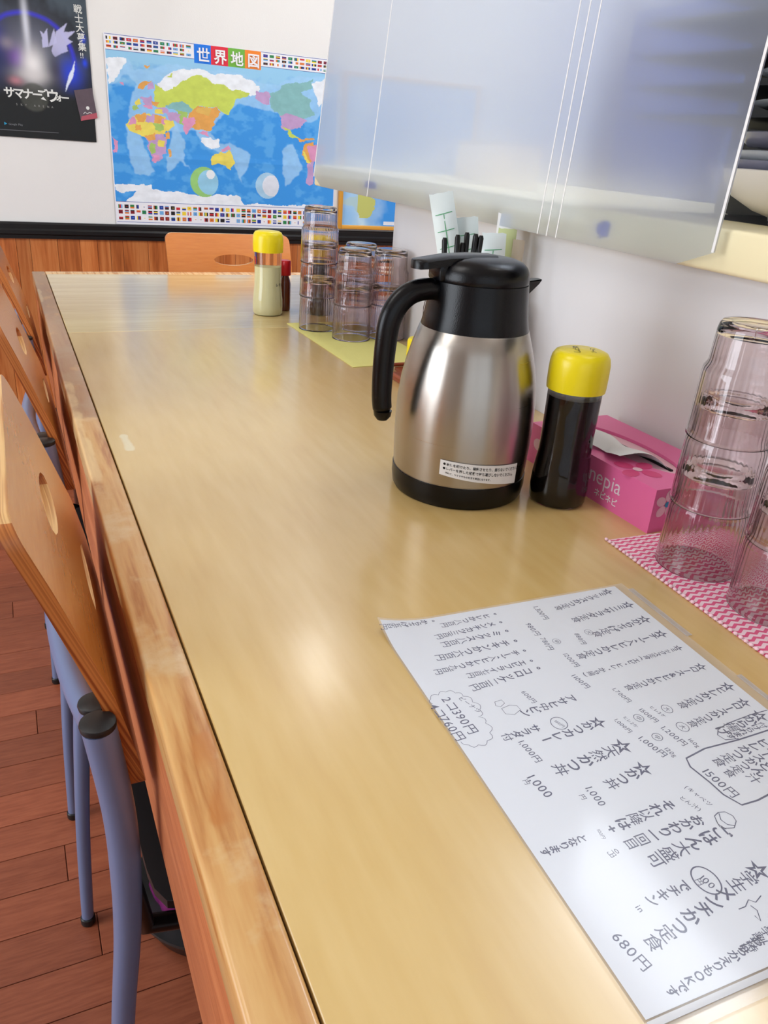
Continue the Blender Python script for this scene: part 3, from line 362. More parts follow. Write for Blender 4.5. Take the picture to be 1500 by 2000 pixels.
struct(box('ceiling',(-2.7,-2.3,2.6,3.3,YB+.1,2.68),M_ceil))
wb=struct(box('wall_back',(-2.7,YB,0,3.3,YB+.1,2.6),M_wall))
# vertical wainscot boards
x=-.5; rr=random.Random(11)
while x<1.75:
    w_=rr.choice((.045,.06,.075,.09)); mesh('board',box_bm(x+.0005,YB-.012,.0,x+w_-.0005,YB,.71,bevel=.0012,seg=1),M_board,wb); x+=w_
box('board_field',(-2.7,YB-.011,0,-.5,YB,.71),M_board,wb); box('board_field',(x,YB-.011,0,3.3,YB,.71),M_board,wb)
# black dado rail, stepped profile
def rail_profile(name,x0,x1,parent=None):
    pr=[(0,.704),(.020,.704),(.020,.716),(.026,.720),(.026,.732),(.019,.738),(.019,.752),(.012,.758),(0,.758)]
    vs=[];n=len(pr)
    for xx in (x0,x1): vs+=[(xx,YB-d,z) for d,z in pr]
    fs=[(i,(i+1)%n,n+(i+1)%n,n+i) for i in range(n)]+[tuple(range(n)),tuple(reversed(range(n,2*n)))]
    return data(name,vs,fs,M_black,parent)
struct(rail_profile('trim_1',-2.7,3.3))
# left wall with a tall glazed opening (outside the picture, lights the room)
wl=struct(box('wall_left',(-2.8,-2.3,0,-2.7,-.05,2.6),M_wall)); 
box('wall_section',(-2.8,1.75,0,-2.7,YB,2.6),M_wall,wl); box('wall_section',(-2.8,-.05,2.2,-2.7,1.75,2.6),M_wall,wl)
wi=bpy.data.objects.new('window_1',None); COL.objects.link(wi); wi['kind']='structure'
for (a,b_) in ((-.05,.0),(.83,.88),(1.70,1.75)): box('window_frame',(-2.78,a,0,-2.73,b_,2.2),M_tube,wi)
box('window_pane',(-2.757,0,.04,-2.753,.83,2.16),M_pane,wi); box('window_pane',(-2.757,.88,.04,-2.753,1.70,2.16),M_pane,wi)
wf=struct(box('wall_front',(-2.7,-2.4,0,3.3,-2.3,.7),M_wall)); box('wall_section',(-2.7,-2.4,2.2,3.3,-2.3,2.6),M_wall,wf)
box('wall_section',(-2.7,-2.4,.7,-1.8,-2.3,2.2),M_wall,wf); box('wall_section',(1.0,-2.4,.7,3.3,-2.3,2.2),M_wall,wf)
w2=bpy.data.objects.new('window_2',None); COL.objects.link(w2); w2['kind']='structure'
for a in (-1.8,-.43,.95): box('window_frame',(a,-2.38,.7,a+.05,-2.33,2.2),M_tube,w2)
box('window_pane',(-1.75,-2.357,.72,-.43,-2.353,2.18),M_pane,w2); box('window_pane',(-.38,-2.357,.72,.95,-2.353,2.18),M_pane,w2)
struct(box('wall_kitchen',(3.3,-2.3,0,3.4,YB,2.6),M_wall))
wr=struct(box('wall_right',(.750,-2.3,0,.80,1.585,.985),M_wallr,bevel=.004))
# cream serving ledge on top of the partition
lg=struct(box('trim_2',(.715,-2.3,.986,.84,1.985,1.033),M_beam,bevel=.005,seg=3))
box('worktop',(.84,-2.3,.99,1.30,1.985,1.028),M_beam,lg,bevel=.003)
def blob_bm(poly,thick,xx):
    bm=bmesh.new(); f=bm.faces.new([bm.verts.new((xx,y_,z_)) for y_,z_ in poly]); r=bmesh.ops.extrude_face_region(bm,geom=[f])
    for v in r['geom']:
        if isinstance(v,bmesh.types.BMVert): v.co.x-=thick
    return bm
def ragged(cy_,cz,ry,rz,n,seed):
    q=random.Random(seed); return [(cy_+ry*cos(2*pi*i/n)*(.55+.6*q.random()),cz+rz*sin(2*pi*i/n)*(.55+.6*q.random())) for i in range(n)]
mesh('paint_chip',blob_bm([(1.66,1.004),(1.60,1.004),(1.598,1.017),(1.655,1.018)],.0006,.7152),M_patch,lg)
mesh('paint_chip',blob_bm(ragged(1.335,1.006,.014,.012,9,4),.0006,.7152),M_patch,lg)
mesh('paint_chip',blob_bm(ragged(.868,1.010,.020,.013,14,8),.0006,.7152),M_patch,lg)
# ================================================================ frosted sheet
fs_=thing('frosted_sheet','large translucent white plastic sheet hanging in front of the serving ledge','plastic sheet')
def film_slab(name,y0,y1,z0,z1,x0,th,mat,slope=.10,rad=.02,nz=14,ny=24,parent=fs_,off=0.,single=False):
    vs=[];fs=[]
    for s in (0,1):
        for j in range(nz+1):
            for i in range(ny+1):
                a=i/ny;b=j/nz; y_=y0+(y1-y0)*a; z_=z0+(z1-z0)*b
                if rad>0:
                    for (yc,sg) in ((y0+rad,-1),(y1-rad,1)):
                        if (y_-yc)*sg>0 and z_<z0+rad:
                            k=math.sqrt(max(0,rad*rad-(y_-yc)**2)); z_=max(z_,z0+rad-k)
                xx=x0+off+slope*(z_-z0)*(.35+.65*min(1,(y_-.6)/1.3))+.0015*sin(y_*9)+ (th if s else 0)
                vs.append((xx,y_,z_))
    W=ny+1;H_=(nz+1)*W
    if single:
        return data(name,vs[:H_],[(j*W+i,j*W+i+1,(j+1)*W+i+1,(j+1)*W+i) for j in range(nz) for i in range(ny)],mat,parent,smooth=True)
    for j in range(nz):
        for i in range(ny):
            a=j*W+i; fs.append((a,a+1,a+W+1,a+W)); fs.append((H_+a,H_+a+W,H_+a+W+1,H_+a+1))
    for i in range(ny): fs.append((i,H_+i,H_+i+1,i+1)); a=nz*W+i; fs.append((a,a+1,H_+a+1,H_+a))
    for j in range(nz): a=j*W; fs.append((a,a+W,H_+a+W,H_+a)); a=j*W+ny; fs.append((a,H_+a,H_+a+W,a+W))
    fs=[tuple(reversed(f)) for f in fs]
    return data(name,vs,fs,mat,parent,smooth=True,auto=30)
film_slab('sheet',.662,1.944,.9885,1.85,.700,.0010,M_film)
for yy,ww in ((1.619,.0035),(.994,.0022),(.972,.0022),(.950,.0022)):
    film_slab('seam',yy-ww/2,yy+ww/2,.9885,1.85,.700,.0004,M_white,rad=0,nz=14,ny=1,off=-.0008)
for yy in (.664,1.942):
    film_slab('sheet_edge',yy-.0018,yy+.0018,1.008,1.85,.700,.0008,M_white,rad=0,nz=14,ny=1,off=-.0004)
struct(tube('trim_3',[(.765,-1.2,1.86),(.785,3.17,1.86)],.012,M_tube))
# ================================================================ kitchen seen through the sheet
fr=thing('kitchen_cabinet','tall blue cabinet in the kitchen, a blue blur behind the frosted sheet','cabinet',(0,0,0))
M_blue=P('cabinet_blue',(62,84,176),rough=.35); M_bluel=P('cabinet_pale_blue',(84,116,196),rough=.35)
CX=2.32
box('body',(CX,2.30,0,CX+.62,2.86,1.62),M_blue,fr,bevel=.01)
d1=box('door',(CX+.01,2.28,.62,CX+.30,2.30,1.6),M_bluel,fr,bevel=.006); box('handle',(CX+.27,2.255,1.0,CX+.285,2.28,1.3),M_tube,d1,bevel=.004)
d2=box('door',(CX+.32,2.28,.62,CX+.61,2.30,1.6),M_blue,fr,bevel=.006); box('handle',(CX+.335,2.255,1.0,CX+.35,2.28,1.3),M_tube,d2,bevel=.004)
box('drawer',(CX+.01,2.28,.1,CX+.61,2.30,.60),M_blue,fr,bevel=.006)
ct=thing('carton','small cream carton on the serving ledge, blurred behind the frosted sheet','box')
M_cr=P('cream_card',(240,222,206),rough=.7)
box('carton_body',(.86,1.37,1.029,.95,1.54,1.105),M_cr,ct,bevel=.003); box('flap',(.86,1.37,1.1055,.903,1.54,1.1075),M_cr,ct); box('flap',(.907,1.37,1.1055,.95,1.54,1.1075),M_cr,ct)
# ribbed bowl and grey dishes right of the sheet
def bowl(name,label,cx,cy_,z,R,h,mat,cat,rib=0,group=None,lip=.003):
    pr=[(R*.42,0),(R*.44,.0),(R*.45,.004),(R*.62,.010),(R*.86,h*.45),(R*.97,h*.8),(R,h),(R-.002,h+.001),(R-lip,h),(R*.93-lip,h*.75),(R*.8-lip,h*.42),(R*.55,.013),(0.0005,.011)]
    t=thing(name,label,cat,(cx,cy_,z),group)
    lathe('dish',pr,mat,t,seg=72,mod=(lambda a,r,zz: r*(1+(.014*cos(rib*a) if .006<zz<h*.9 and r>R*.5 else 0))) if rib else None)
    fr_=lathe('foot_ring',[(R*.40,-.004),(R*.43,-.004),(R*.43,.003),(R*.40,.003)],mat,t,seg=48)
    return t
M_crm=P('cream_ceramic',(238,228,212),rough=.25); M_gry=P('grey_ceramic',(128,126,140),rough=.3,noise=.1,nscale=12); M_lgry=P('pale_grey_ceramic',(190,192,192),rough=.3,noise=.12,nscale=30)
bowl('ribbed_bowl','large ribbed cream bowl at the bottom of the dish pile right of the frosted sheet',  .895,.705,1.0372,.115,.055,M_crm,'bowl',rib=0)
bowl('grey_bowl','dark grey bowl nested directly in the ribbed cream bowl',.895,.71,1.066,.108,.036,M_gry,'bowl')
bowl('pale_bowl','pale grey dish sitting on the dark grey bowl in the pile',.895,.71,1.088,.106,.024,M_lgry,'bowl')
bowl('speckled_bowl','mid grey dish with wavy rim near the middle of the dish pile',.895,.71,1.106,.104,.026,M_gry,'bowl')
bowl('upper_plate','thin pale plate on the lower rung of the dark dish rack','plate' and .895,.70,1.156,.103,.014,M_lgry,'plate')if False else None
dr=thing('dish_rack','black wire dish rack holding plates beyond the sheet edge','rack')
M_dk=P('rack_black',(14,14,14),rough=.5)
box('back_panel',(1.02,.36,1.029,1.03,.985,1.38),M_dk,dr); box('drip_tray',(.845,.40,1.0285,1.02,.90,1.0325),M_dk,dr)
for yy in (.36,): box('side_panel',(.79,yy,1.029,1.03,yy+.005,1.36),M_dk,dr)
for zz in (1.146,1.178,1.212,1.25,1.29,1.33):
    box('shelf',(.785,.365,zz,1.02,.935,zz+.003),M_dk,dr)
for i,(zz,lb) in enumerate(((1.1545,'pale grey plate on the lowest rung of the black dish rack'),(1.1865,'pale grey plate on the second rung of the black dish rack'),(1.2205,'pale grey plate on the third rung of the black dish rack'),(1.2585,'pale grey plate high in the black dish rack'))):
    bowl('plate',lb,.895,.70,zz,.104,.010,M_lgry,'plate',group='plates in the dish rack')
# ================================================================ counter table
tb=thing('counter_table','long pale varnished wooden counter table with worn pine edge along the partition','table')
box('tabletop_board',(.0925,-.7,.700,.7490,1.6195,.72),M_top,tb,bevel=.0008,seg=1)
box('tabletop_board',(.0925,1.6203,.700,1.05,2.300,.72),M_topx,tb,bevel=.0008,seg=1)['label']='far cross-grained section of the tabletop'
box('edge_board',(.0585,-.7,.688,.0912,2.343,.7203),M_trim,tb,bevel=.003,seg=3)['label']='worn pine edge board'
box('edge_board',(.0914,2.3015,.688,1.05,2.343,.7203),M_trimside,tb,bevel=.002)['label']='pale far edge board'
box('fascia',(.0600,-.7,.545,.0760,1.128,.6878),M_fascia,tb,bevel=.001); box('fascia',(.0612,1.130,.53,.0760,2.30,.6878),M_fascia,tb,bevel=.001); box('fascia',(.0762,2.284,.53,1.05,2.30,.6878),M_fascia,tb,bevel=.001)
box('underside_panel',(.0762,-.7,.684,.7490,2.284,.6995),M_joint,tb)
for (lx,ly) in ((.10,-.5),(.10,.97),(.10,2.20),(.66,-.5),(.66,1.30),(.95,2.20)): box('table_leg',(lx,ly,0,lx+.06,ly+.06,.6835),M_joint,tb,bevel=.003)
# ================================================================ chairs
def plate_grid(W_,H_,prof,holes,th,rc,ny=56,nz=34):
    """curved plywood panel: s across (y), t up; PROF(t)->(x,z) ; holes: ellipses (s,t,rs,rt)"""
    pts={};
    S=np.linspace(-W_/2,W_/2,ny+1); Tt=np.linspace(0,H_,nz+1)
    removed=np.zeros((nz,ny),bool); P2=np.zeros((nz+1,ny+1,2)); P2[:,:,0]=S[None]; P2[:,:,1]=Tt[:,None]
    for (hs,ht,rs,rt) in holes:
        cs=(S[1:]+S[:-1])/2;ctt=(Tt[1:]+Tt[:-1])/2
        ins=(((cs[None]-hs)/rs)**2+((ctt[:,None]-ht)/rt)**2)<1
        removed|=ins
        for j in range(nz+1):
            for i in range(ny+1):
                adj=[(jj,ii) for jj in (j-1,j) for ii in (i-1,i) if 0<=jj<nz and 0<=ii<ny]
                if any(ins[a] for a in adj) and not all(ins[a] for a in adj):
                    dx=(S[i]-hs)/rs;dy=(Tt[j]-ht)/rt;l=math.hypot(dx,dy) or 1; P2[j,i]=(hs+dx/l*rs,ht+dy/l*rt)
    for j in range(nz+1):
        for i in range(ny+1):
            s,t=P2[j,i]
            for sg in (-1,1):
                for tc_ in ((rc,-1),(H_-rc,1)):
                    ds=(s*sg)-(W_/2-rc); dt=(t-tc_[0])*tc_[1]
                    if ds>0 and dt>0:
                        l=max(ds,dt); h=math.hypot(ds,dt); k=l/h; s=sg*(W_/2-rc+ds*k); t=tc_[0]+dt*k*tc_[1]
            P2[j,i]=(s,t)
    bm=bmesh.new(); V={}
    def vert(j,i):
        if (j,i) not in V:
            s,t=P2[j,i]; x_,z_=prof(t); V[(j,i)]=bm.verts.new((x_-.25*s*s*0,s,z_))
        return V[(j,i)]
    for j in range(nz):
        for i in range(ny):
            if not removed[j,i]: bm.faces.new((vert(j,i),vert(j,i+1),vert(j+1,i+1),vert(j+1,i)))
    bmesh.ops.recalc_face_normals(bm,faces=bm.faces)
    if sum(f.normal.x for f in bm.faces)<0: bmesh.ops.reverse_faces(bm,faces=bm.faces)
    front=list(bm.faces)
    r=bmesh.ops.extrude_face_region(bm,geom=front)
    nv=[v for v in r['geom'] if isinstance(v,bmesh.types.BMVert)]
    bm.normal_update()
    # push copied layer backwards (towards -x, outside of the chair)
    for v in nv: v.co.x-=th*.97; v.co.z-=th*.22*0
    bmesh.ops.recalc_face_normals(bm,faces=bm.faces)
    for f in bm.faces: f.material_index=(1 if abs(f.normal.y)<.6 else 2) if abs(f.normal.x)<.72 else 0
    return bm
PX=[(0,.055,.600),(.05,.047,.650),(.10,.036,.699),(.15,.020,.747),(.20,.003,.797),(.26,-.018,.853)]
def prof(t):
    for a,b in zip(PX,PX[1:]):
        if t<=b[0]+1e-9:
            k=(t-a[0])/(b[0]-a[0]); return a[1]+(b[1]-a[1])*k,a[2]+(b[2]-a[2])*k
    return PX[-1][1],PX[-1][2]
def make_chair(label,loc,rot=0.):
    """local: sitter faces +X, back at x~0; width along Y centred on 0"""
    t=thing('plywood_chair',label,'chair',loc,'plywood chairs around the counter',rot)
    bm=plate_grid(.375,.26,prof,[(.008,.182,.060,.016),(.010,.100,.066,.0085)],.012,.022)
    me=bpy.data.meshes.new('backrest'); bm.to_mesh(me); bm.free(); me.polygons.foreach_set('use_smooth',[True]*len(me.polygons)); me.set_sharp_from_angle(angle=radians(35))
    link('backrest',me,[M_ply,M_plyedge,M_plyside],t)
    hw=.1965
    for s in (-1,1):
        path=spline([(-.004-.0,s*.1985,.012),(.004,s*.1985,.18),(.016,s*hw,.34),(.027,s*hw,.45),(.031,s*hw,.53),(.030,s*hw,.60),(.022,s*hw,.683)],5)
        n=len(path); rads=[.0085+.0042*min(1,i/n*1.5) for i in range(n)]
        l=tube('leg',path,rads,M_tube,t,seg=20)
        lathe('end_cap',[(.0131,0),(.0136,.003),(.0131,.005),(.010,.0062),(0.0005,.0066)],M_rubber,l,seg=24,center=(.0215,s*hw,.684))
        lathe('rubber_foot',[(.0095,0),(.0105,.002),(.0105,.012),(.009,.014)],M_rubber,l,seg=18,center=(-.004,s*.1985,0))
        path=spline([(.35,s*.188,.40),(.385,s*.19,.37),(.395,s*.192,.30),(.41,s*.195,.012)],5)
        l=tube('leg',path,.0105,M_tube,t,seg=16); lathe('rubber_foot',[(.0115,0),(.0125,.002),(.0125,.012),(.011,.014)],M_rubber,l,seg=18,center=(.41,s*.195,0))
        tube('seat_rail',[(.031,s*hw,.535),(.045,s*.17,.425),(.10,s*.165,.405),(.35,s*.185,.40)],.009,M_blackpl,t,seg=12)
    # bowed tube behind the backrest
    bow=spline([(.022,-.1705,.683),(.0205,-.166,.668),(.0185,-.150,.658),(.0115,-.10,.655),(.007,-.05,.655),(.005,0,.655),(.007,.05,.655),(.0115,.10,.655),(.0185,.150,.658),(.0205,.166,.668),(.022,.1705,.683)],4)
    b=tube('back_bow',bow,.0112,M_tube,t,seg=18)
    for s in (-1,1):
        q=lathe('end_cap',[(.0122,0),(.0128,.003),(.0122,.005),(.010,.0062),(0.0005,.0065)],M_rubber,b,seg=24); q.location=(.022,s*.1707,.683)
        box('bracket',(.016,s*.183-.010,.650,.030,s*.183+.010,.672),M_tube,b,bevel=.002)
    # seat
    st=bmesh.new(); N1,N2=14,14; vs=[]
    for j in range(N2+1):
        for i in range(N1+1):
            a=i/N1;b_=j/N2; x_=.055+.365*a; y_=-.19+.38*b_
            rx=abs(a-.5)*2; ry=abs(b_-.5)*2
            k=1-.06*(rx**6)*(ry**6)*3
            xx=.2375+(x_-.2375)*k; yy=y_*k
            zz=.424-.012*math.exp(-((a-.35)**2+(b_-.5)**2)*9)-(.02*max(0,(a-.85)/.15)**2)
            vs.append(st.verts.new((xx,yy,zz)))
    for j in range(N2):
        for i in range(N1): st.faces.new((vs[j*(N1+1)+i],vs[j*(N1+1)+i+1],vs[(j+1)*(N1+1)+i+1],vs[(j+1)*(N1+1)+i]))
    r=bmesh.ops.extrude_face_region(st,geom=list(st.faces))
    for v in r['geom']:
        if isinstance(v,bmesh.types.BMVert): v.co.z-=.010
    mesh('seat',st,P('seat_vinyl',(26,24,26),rough=.45) if 'seat_vinyl' not in bpy.data.materials else bpy.data.materials['seat_vinyl'],t,smooth=True,auto=40)
    return t
YA=.6925
c0=make_chair('nearest orange plywood chair with blue-grey tube legs pushed under the counter',(0,YA,0))
copy_tree(c0,(-.002,YA+.616,0),'second plywood chair from the front, tucked behind the nearest one')
copy_tree(c0,(-.004,YA+1.232,0),'farthest of the three plywood chairs along the left side of the counter')
e=copy_tree(c0,(.638,2.475,-.028),'plywood chair with oval hand hole at the far end of the counter',rot=-pi/2)
e.location=(.615,2.425,0); e.scale=(1,1,.955)
# ================================================================ basket under the table
bk=thing('floor_basket','black floor basket under the counter beside the nearest chair','basket',(.185,.865,0)); bk.scale=(.80,.80,.9)
def oval(a,r,z): return r*(1.0+.25*abs(cos(a)))
lathe('basket_body',[(.115,0),(.135,.004),(.150,.045),(.152,.05),(.147,.05),(.130,.008),(.0005,.006)],M_blackpl,bk,seg=48)
lathe('basket_rim',[(.150,.046),(.157,.048),(.157,.054),(.149,.054)],P('rim_grey',(40,42,42),rough=.3),bk,seg=48)
M_purple=P('purple_vinyl',(110,28,92),rough=.25,noise=.2,nscale=20)
bag=thing('purple_bag','glossy purple bag lying in the black basket under the counter','bag',(.155,.850,.010)); bag.scale=(.72,.72,.72)
bm=bmesh.new(); bmesh.ops.create_uvsphere(bm,u_segments=28,v_segments=18,radius=.095)
for v in bm.verts:
    c=v.co; k=1+.07*sin(7*math.atan2(c.y,c.x))*(1-abs(c.z)/.095); v.co=Vector((c.x*k,c.y*k*.85,max(-.085,c.z*.9)+.085))
mesh('bag_body',bm,M_purple,bag,smooth=True); tube('bag_strap',spline([(-.05,0,.15),(-.02,.01,.19),(.03,0,.19),(.055,0,.15)],5),.006,M_purple,bag)
# ================================================================ thermal jug
JC=(.469,.760)
jg=thing('thermal_jug','brushed steel thermal jug with black handle, collar and lid standing mid-counter','jug',(JC[0],JC[1],T))
lathe('body',[(.0785,.026),(.0792,.030),(.0803,.06),(.0808,.085),(.0800,.11),(.0775,.132),(.0735,.152),(.0680,.172),(.0612,.1925),(.055,.196)],M_steel,jg,seg=96,auto=60)
lathe('base_band',[(.070,.0),(.0765,.0005),(.0785,.004),(.0800,.015),(.0798,.0265),(.077,.0275)],M_lid,jg,seg=72)
lathe('collar',[(.0605,.190),(.0606,.193),(.0580,.205),(.0560,.220),(.0545,.236),(.0540,.2425),(.050,.2425)],M_lid,jg,seg=72)
# lid: dome split by the thumb lever groove
lid=lathe('lid',[(.0530,.2425),(.0536,.2445),(.0538,.2475),(.0528,.2540),(.0500,.2595),(.0450,.2640),(.0370,.2668),(.0250,.2685),(.0005,.2690)],M_lid,jg,seg=72,auto=50)
# thumb lever: paddle running from lid centre out over the handle (-X)
vs=[];pts=[(.012,.0150,.2700),(-.015,.0165,.2703),(-.045,.0160,.2690),(-.060,.0150,.2668),(-.072,.0150,.2650),(-.080,.0120,.2642),(-.084,.004,.2640)]
bm=bmesh.new(); rows=[]
for (x_,hw_,z_) in pts:
    rows.append([bm.verts.new((x_,yy,zz)) for yy,zz in ((-hw_,z_-.009),(-hw_,z_-.002),(-hw_*.7,z_),(hw_*.7,z_),(hw_,z_-.002),(hw_,z_-.009))])
for a,b in zip(rows,rows[1:]):
    for i in range(6): k=(i+1)%6; bm.faces.new((a[i],a[k],b[k],b[i]))
bm.faces.new(rows[0]); bm.faces.new(list(reversed(rows[-1])))
lv=mesh('thumb_lever',bm,M_lid,jg,smooth=True,auto=45)
box('lever_block',(-.058,-.014,.243,-.036,.014,.262),M_lid,lid,bevel=.003)
hp=spline([(-.047,0,.2330),(-.066,0,.2335),(-.084,0,.2290),(-.098,0,.2170),(-.106,0,.1990),(-.1085,0,.175),(-.1095,0,.145),(-.1090,0,.118),(-.1065,0,.100)],6)
hr=[]
for i in range(len(hp)): k=i/(len(hp)-1); hr.append(.0128-.0018*abs(k-.45)*2 if k<.97 else .0085)
hv,hf=tube_mesh(hp,hr,20,True,.86,(0,1,0))
data('handle',hv,hf,M_lid,jg,smooth=True,auto=60)
lathe('handle_end',[(.0005,-.011),(.006,-.0095),(.0095,-.005),(.0105,.001)],M_lid,jg,seg=20,center=(-.1065,0,.1005))
# spout beak at +X
bm=bmesh.new(); R0=[(.046,.015,.224),(.046,.019,.243)]; tip=[(.0795,.003,.2405),(.0785,.0045,.2435)]
q=[bm.verts.new(c) for c in ((.048,-.014,.243),(.048,.014,.243),(.048,.007,.215),(.048,-.007,.215),(.080,-.005,.2445),(.080,.005,.2445),(.077,.0025,.2385),(.077,-.0025,.2385))]
for f in ((0,1,5,4),(1,2,6,5),(2,3,7,6),(3,0,4,7),(4,5,6,7),(3,2,1,0)): bm.faces.new([q[i] for i in f])
bmesh.ops.bevel(bm,geom=list(bm.edges),offset=.0012,segments=2,affect='EDGES')
mesh('spout',bm,M_lid,jg,smooth=True,auto=40)
def jug_map(u,v,r=.0813,off=0.):
    """u 0..1 across, v 0..1 up on the sticker (slightly slanted as stuck)"""
    th=radians(-136.0+(68.5)*u); z0=.0425-.0130*u; z1=.0600-.0062*u; z=z0+(z1-z0)*v
    return ((r+off)*cos(th),(r+off)*sin(th),z)
vs=[];fs=[];n=28
for i in range(n+1): vs+=[jug_map(i/n,0),jug_map(i/n,1)]
for i in range(n): fs.append((2*i,2*i+2,2*i+3,2*i+1))
stk=data('warning_sticker',vs,fs,M_white,jg); stk['label']='white warning sticker with two lines of black text'
I=[]
for k,(tx,y0,s,g) in enumerate((("●本体を傾けたり、横転させたり、振らないでください。",.70,.0375,.0),("●レバーを押した状態で持ち運びしないでください。",.42,.0375,.0),("倒れて、ヤケドやものを汚す原因になります。",.16,.026,.0))):
    x_=.035 if k<2 else .07
    for ch in tx: I.append((ch,x_,y0,s,0.)); x_+=s*1.02
SA=4.2  # sticker is ~4.2 times as wide as high
V_,F_=letters(I,lambda a,b:jug_map(a,(b-.0)*1.0 if False else b,off=.0002),bold=.01)
# glyph heights are in sticker-width units: stretch vertically about the line base
V_=[];F_=[]
for ch,x_,y_,s_,r_ in I:
    gv,gf,_=glyph(ch,.02); b=len(V_); V_+=[jug_map(x_+a*s_,y_+c*s_*SA*1.25,off=.0002) for a,c in gv]; F_+=[tuple(b+i for i in f) for f in gf]
data('sticker_lettering',V_,F_,M_ink,stk)
# ================================================================ sauce bottles
def make_bottle(label,loc,liquid,fill,cap_text=False,group=None,parts=True):
    t=thing('sauce_bottle',label,'bottle',loc,group)
    def gro(a,r,z):
        k=math.exp(-((z-.035)/.020)**2); return r-.0011*k*max(0,cos(9*a+z*190))
    prof_=[(.022,.0),(.0300,.0008),(.0330,.005),(.0338,.02),(.0332,.035),(.0318,.050),(.0302,.064),(.0298,.080),(.0300,.110),(.0303,.132),(.0298,.139),(.0275,.141)]
    lathe('glass_bottle',prof_,M_clear,t,seg=90,mod=gro,caps=(True,True))
    lp=[(max(.0005,r-.0007),z+.0010) for r,z in prof_ if z<fill-.001 and z>0]+[(.0294,fill),(.0005,fill)]
    lp=[(.0005,.0022)]+lp
    lathe('sauce',lp,liquid,t,seg=60,caps=(False,False),mod=lambda a,r,z:(gro(a,r,z) if r>.02 else r))
    cp=lathe('cap',[(.0305,.1365),(.0328,.1368),(.0332,.142),(.0334,.155),(.0332,.166),(.0318,.1735),(.0285,.1785),(.0235,.1805),(.0005,.1812)],M_yellow,t,seg=64,auto=60)
    return t,cp
b0,cap0=make_bottle('yellow-capped glass bottle of dark soy sauce between the jug and the tissue box',(.565,.686,T),M_soy,.1295)
I,_=line_items('しょうゆ',-.018,.004,.0085,.03); I2,_=line_items('ソース',-.012,-.014,.0075,.03)
ca,sa=cos(radians(58)),sin(radians(58))
V_,F_=letters(I+I2,lambda a,b:(a*ca-b*sa,a*sa+b*ca,.18145-.08*max(0,math.hypot(a,b)-.014)),bold=.012); data('cap_lettering',V_,F_,M_ink,cap0)
b1,_c=make_bottle('yellow-capped bottle of pale lemon juice at the left end of the far condiments',(.531,1.760,T),M_lemonj,.106)
I=[]; x_=0
V_=[];F_=[]
for ch in 'レモン汁':
    gv,gf,_=glyph(ch,.01); b=len(V_); V_+=[(.0306*cos(radians(-72+ (x_+a)*16)),.0306*sin(radians(-72+(x_+a)*16)),.066+c*.008) for a,c in gv]; F_+=[tuple(b+i for i in f) for f in gf]; x_+=1.02
data('bottle_lettering',V_,F_,M_ink,b1)
b2,_c=make_bottle('yellow-capped soy sauce bottle standing behind the tallest far glass stack',(.655,1.76,T),M_soy,.1295)
rb=thing('chili_bottle','slim red-capped bottle of brown sauce beside the lemon juice bottle','bottle',(.583,1.80,T))
M_brown=P('brown_sauce',(104,44,22),rough=.2,coat=.5); M_red=P('red_plastic',(206,22,34),rough=.35)
lathe('bottle_body',[(.010,0),(.0135,.001),(.0142,.006),(.0142,.062),(.0125,.070),(.0095,.078),(.0095,.082)],M_brown,rb,seg=32)
lathe('cap',[(.0135,.080),(.0142,.081),(.0140,.110),(.0130,.113),(.0005,.114)],M_red,rb,seg=32,mod=lambda a,r,z:r*(1+.02*cos(18*a) if r>.012 else 1))
# ================================================================ tumblers
seg=120
outer=[(.0392,0),(.0395,.0008),(.0390,.004),(.0384,.030),(.0379,.062),(.0375,.0655),(.0350,.0695),(.0342,.073),(.0338,.090),(.0334,.100),(.0322,.1055),(.0300,.1085),(.0240,.1092),(.0005,.1085)]
inner=[(.0005,.0990),(.0255,.0985),(.0305,.0960),(.0316,.0900),(.0322,.074),(.0332,.0690),(.0352,.0640),(.0360,.060),(.0366,.030),(.0372,.004),(.0378,.0008)]
def tmod(j,a,r,z):
    return r-(.00045*(.5+.5*cos(40*a)) if 8<z*100<0 else 0)
def tumbler_mesh():
    pr=outer+inner; vs=[];fs=[]; n=len(pr)
    for j,(r,z) in enumerate(pr):
        for i in range(seg):
            a=2*pi*i/seg; rr=r
            if j>=len(outer) and .02<z<.093 and r>.02: rr=r+.00028*cos(40*a)
            vs.append((rr*cos(a),rr*sin(a),z))
    for j in range(n):
        jj=(j+1)%n
        for i in range(seg):
            k=(i+1)%seg; fs.append((j*seg+i,j*seg+k,jj*seg+k,jj*seg+i))
    me=bpy.data.meshes.new('tumbler'); me.from_pydata(vs,[],fs); me.update()
    bm=bmesh.new(); bm.from_mesh(me); bmesh.ops.remove_doubles(bm,verts=bm.verts,dist=1e-5); bmesh.ops.recalc_face_normals(bm,faces=bm.faces); bm.to_mesh(me); bm.free()
    me.polygons.foreach_set('use_smooth',[True]*len(me.polygons)); me.set_sharp_from_angle(angle=radians(50)); me.materials.append(M_glass); return me
TM=tumbler_mesh()
pos={0:'bottom',1:'second from bottom',2:'topmost'}
def stack(x,y,n,where,group,tilt=0.):
    for k in range(n):
        o=bpy.data.objects.new('tumbler',TM); COL.objects.link(o); o.location=(x+k*tilt,y,T+.0032+k*.0683); o.rotation_euler=(0,0,.3*k+x*9)
        pn='top' if k==n-1 else ('bottom' if k==0 else 'middle')
        tag(o,'upside-down smoky tumbler, %s one of %s'%(pn,where),'glass',group)
G1='upturned tumblers on the pink cloth'; G2='upturned tumblers on the yellow cloth'
stack(.606,.503,3,'the tall near stack on the pink cloth',G1)
stack(.612,.412,2,'the right-hand near stack on the pink cloth',G1)
stack(.590,1.592,3,'the tallest stack on the yellow cloth',G2)
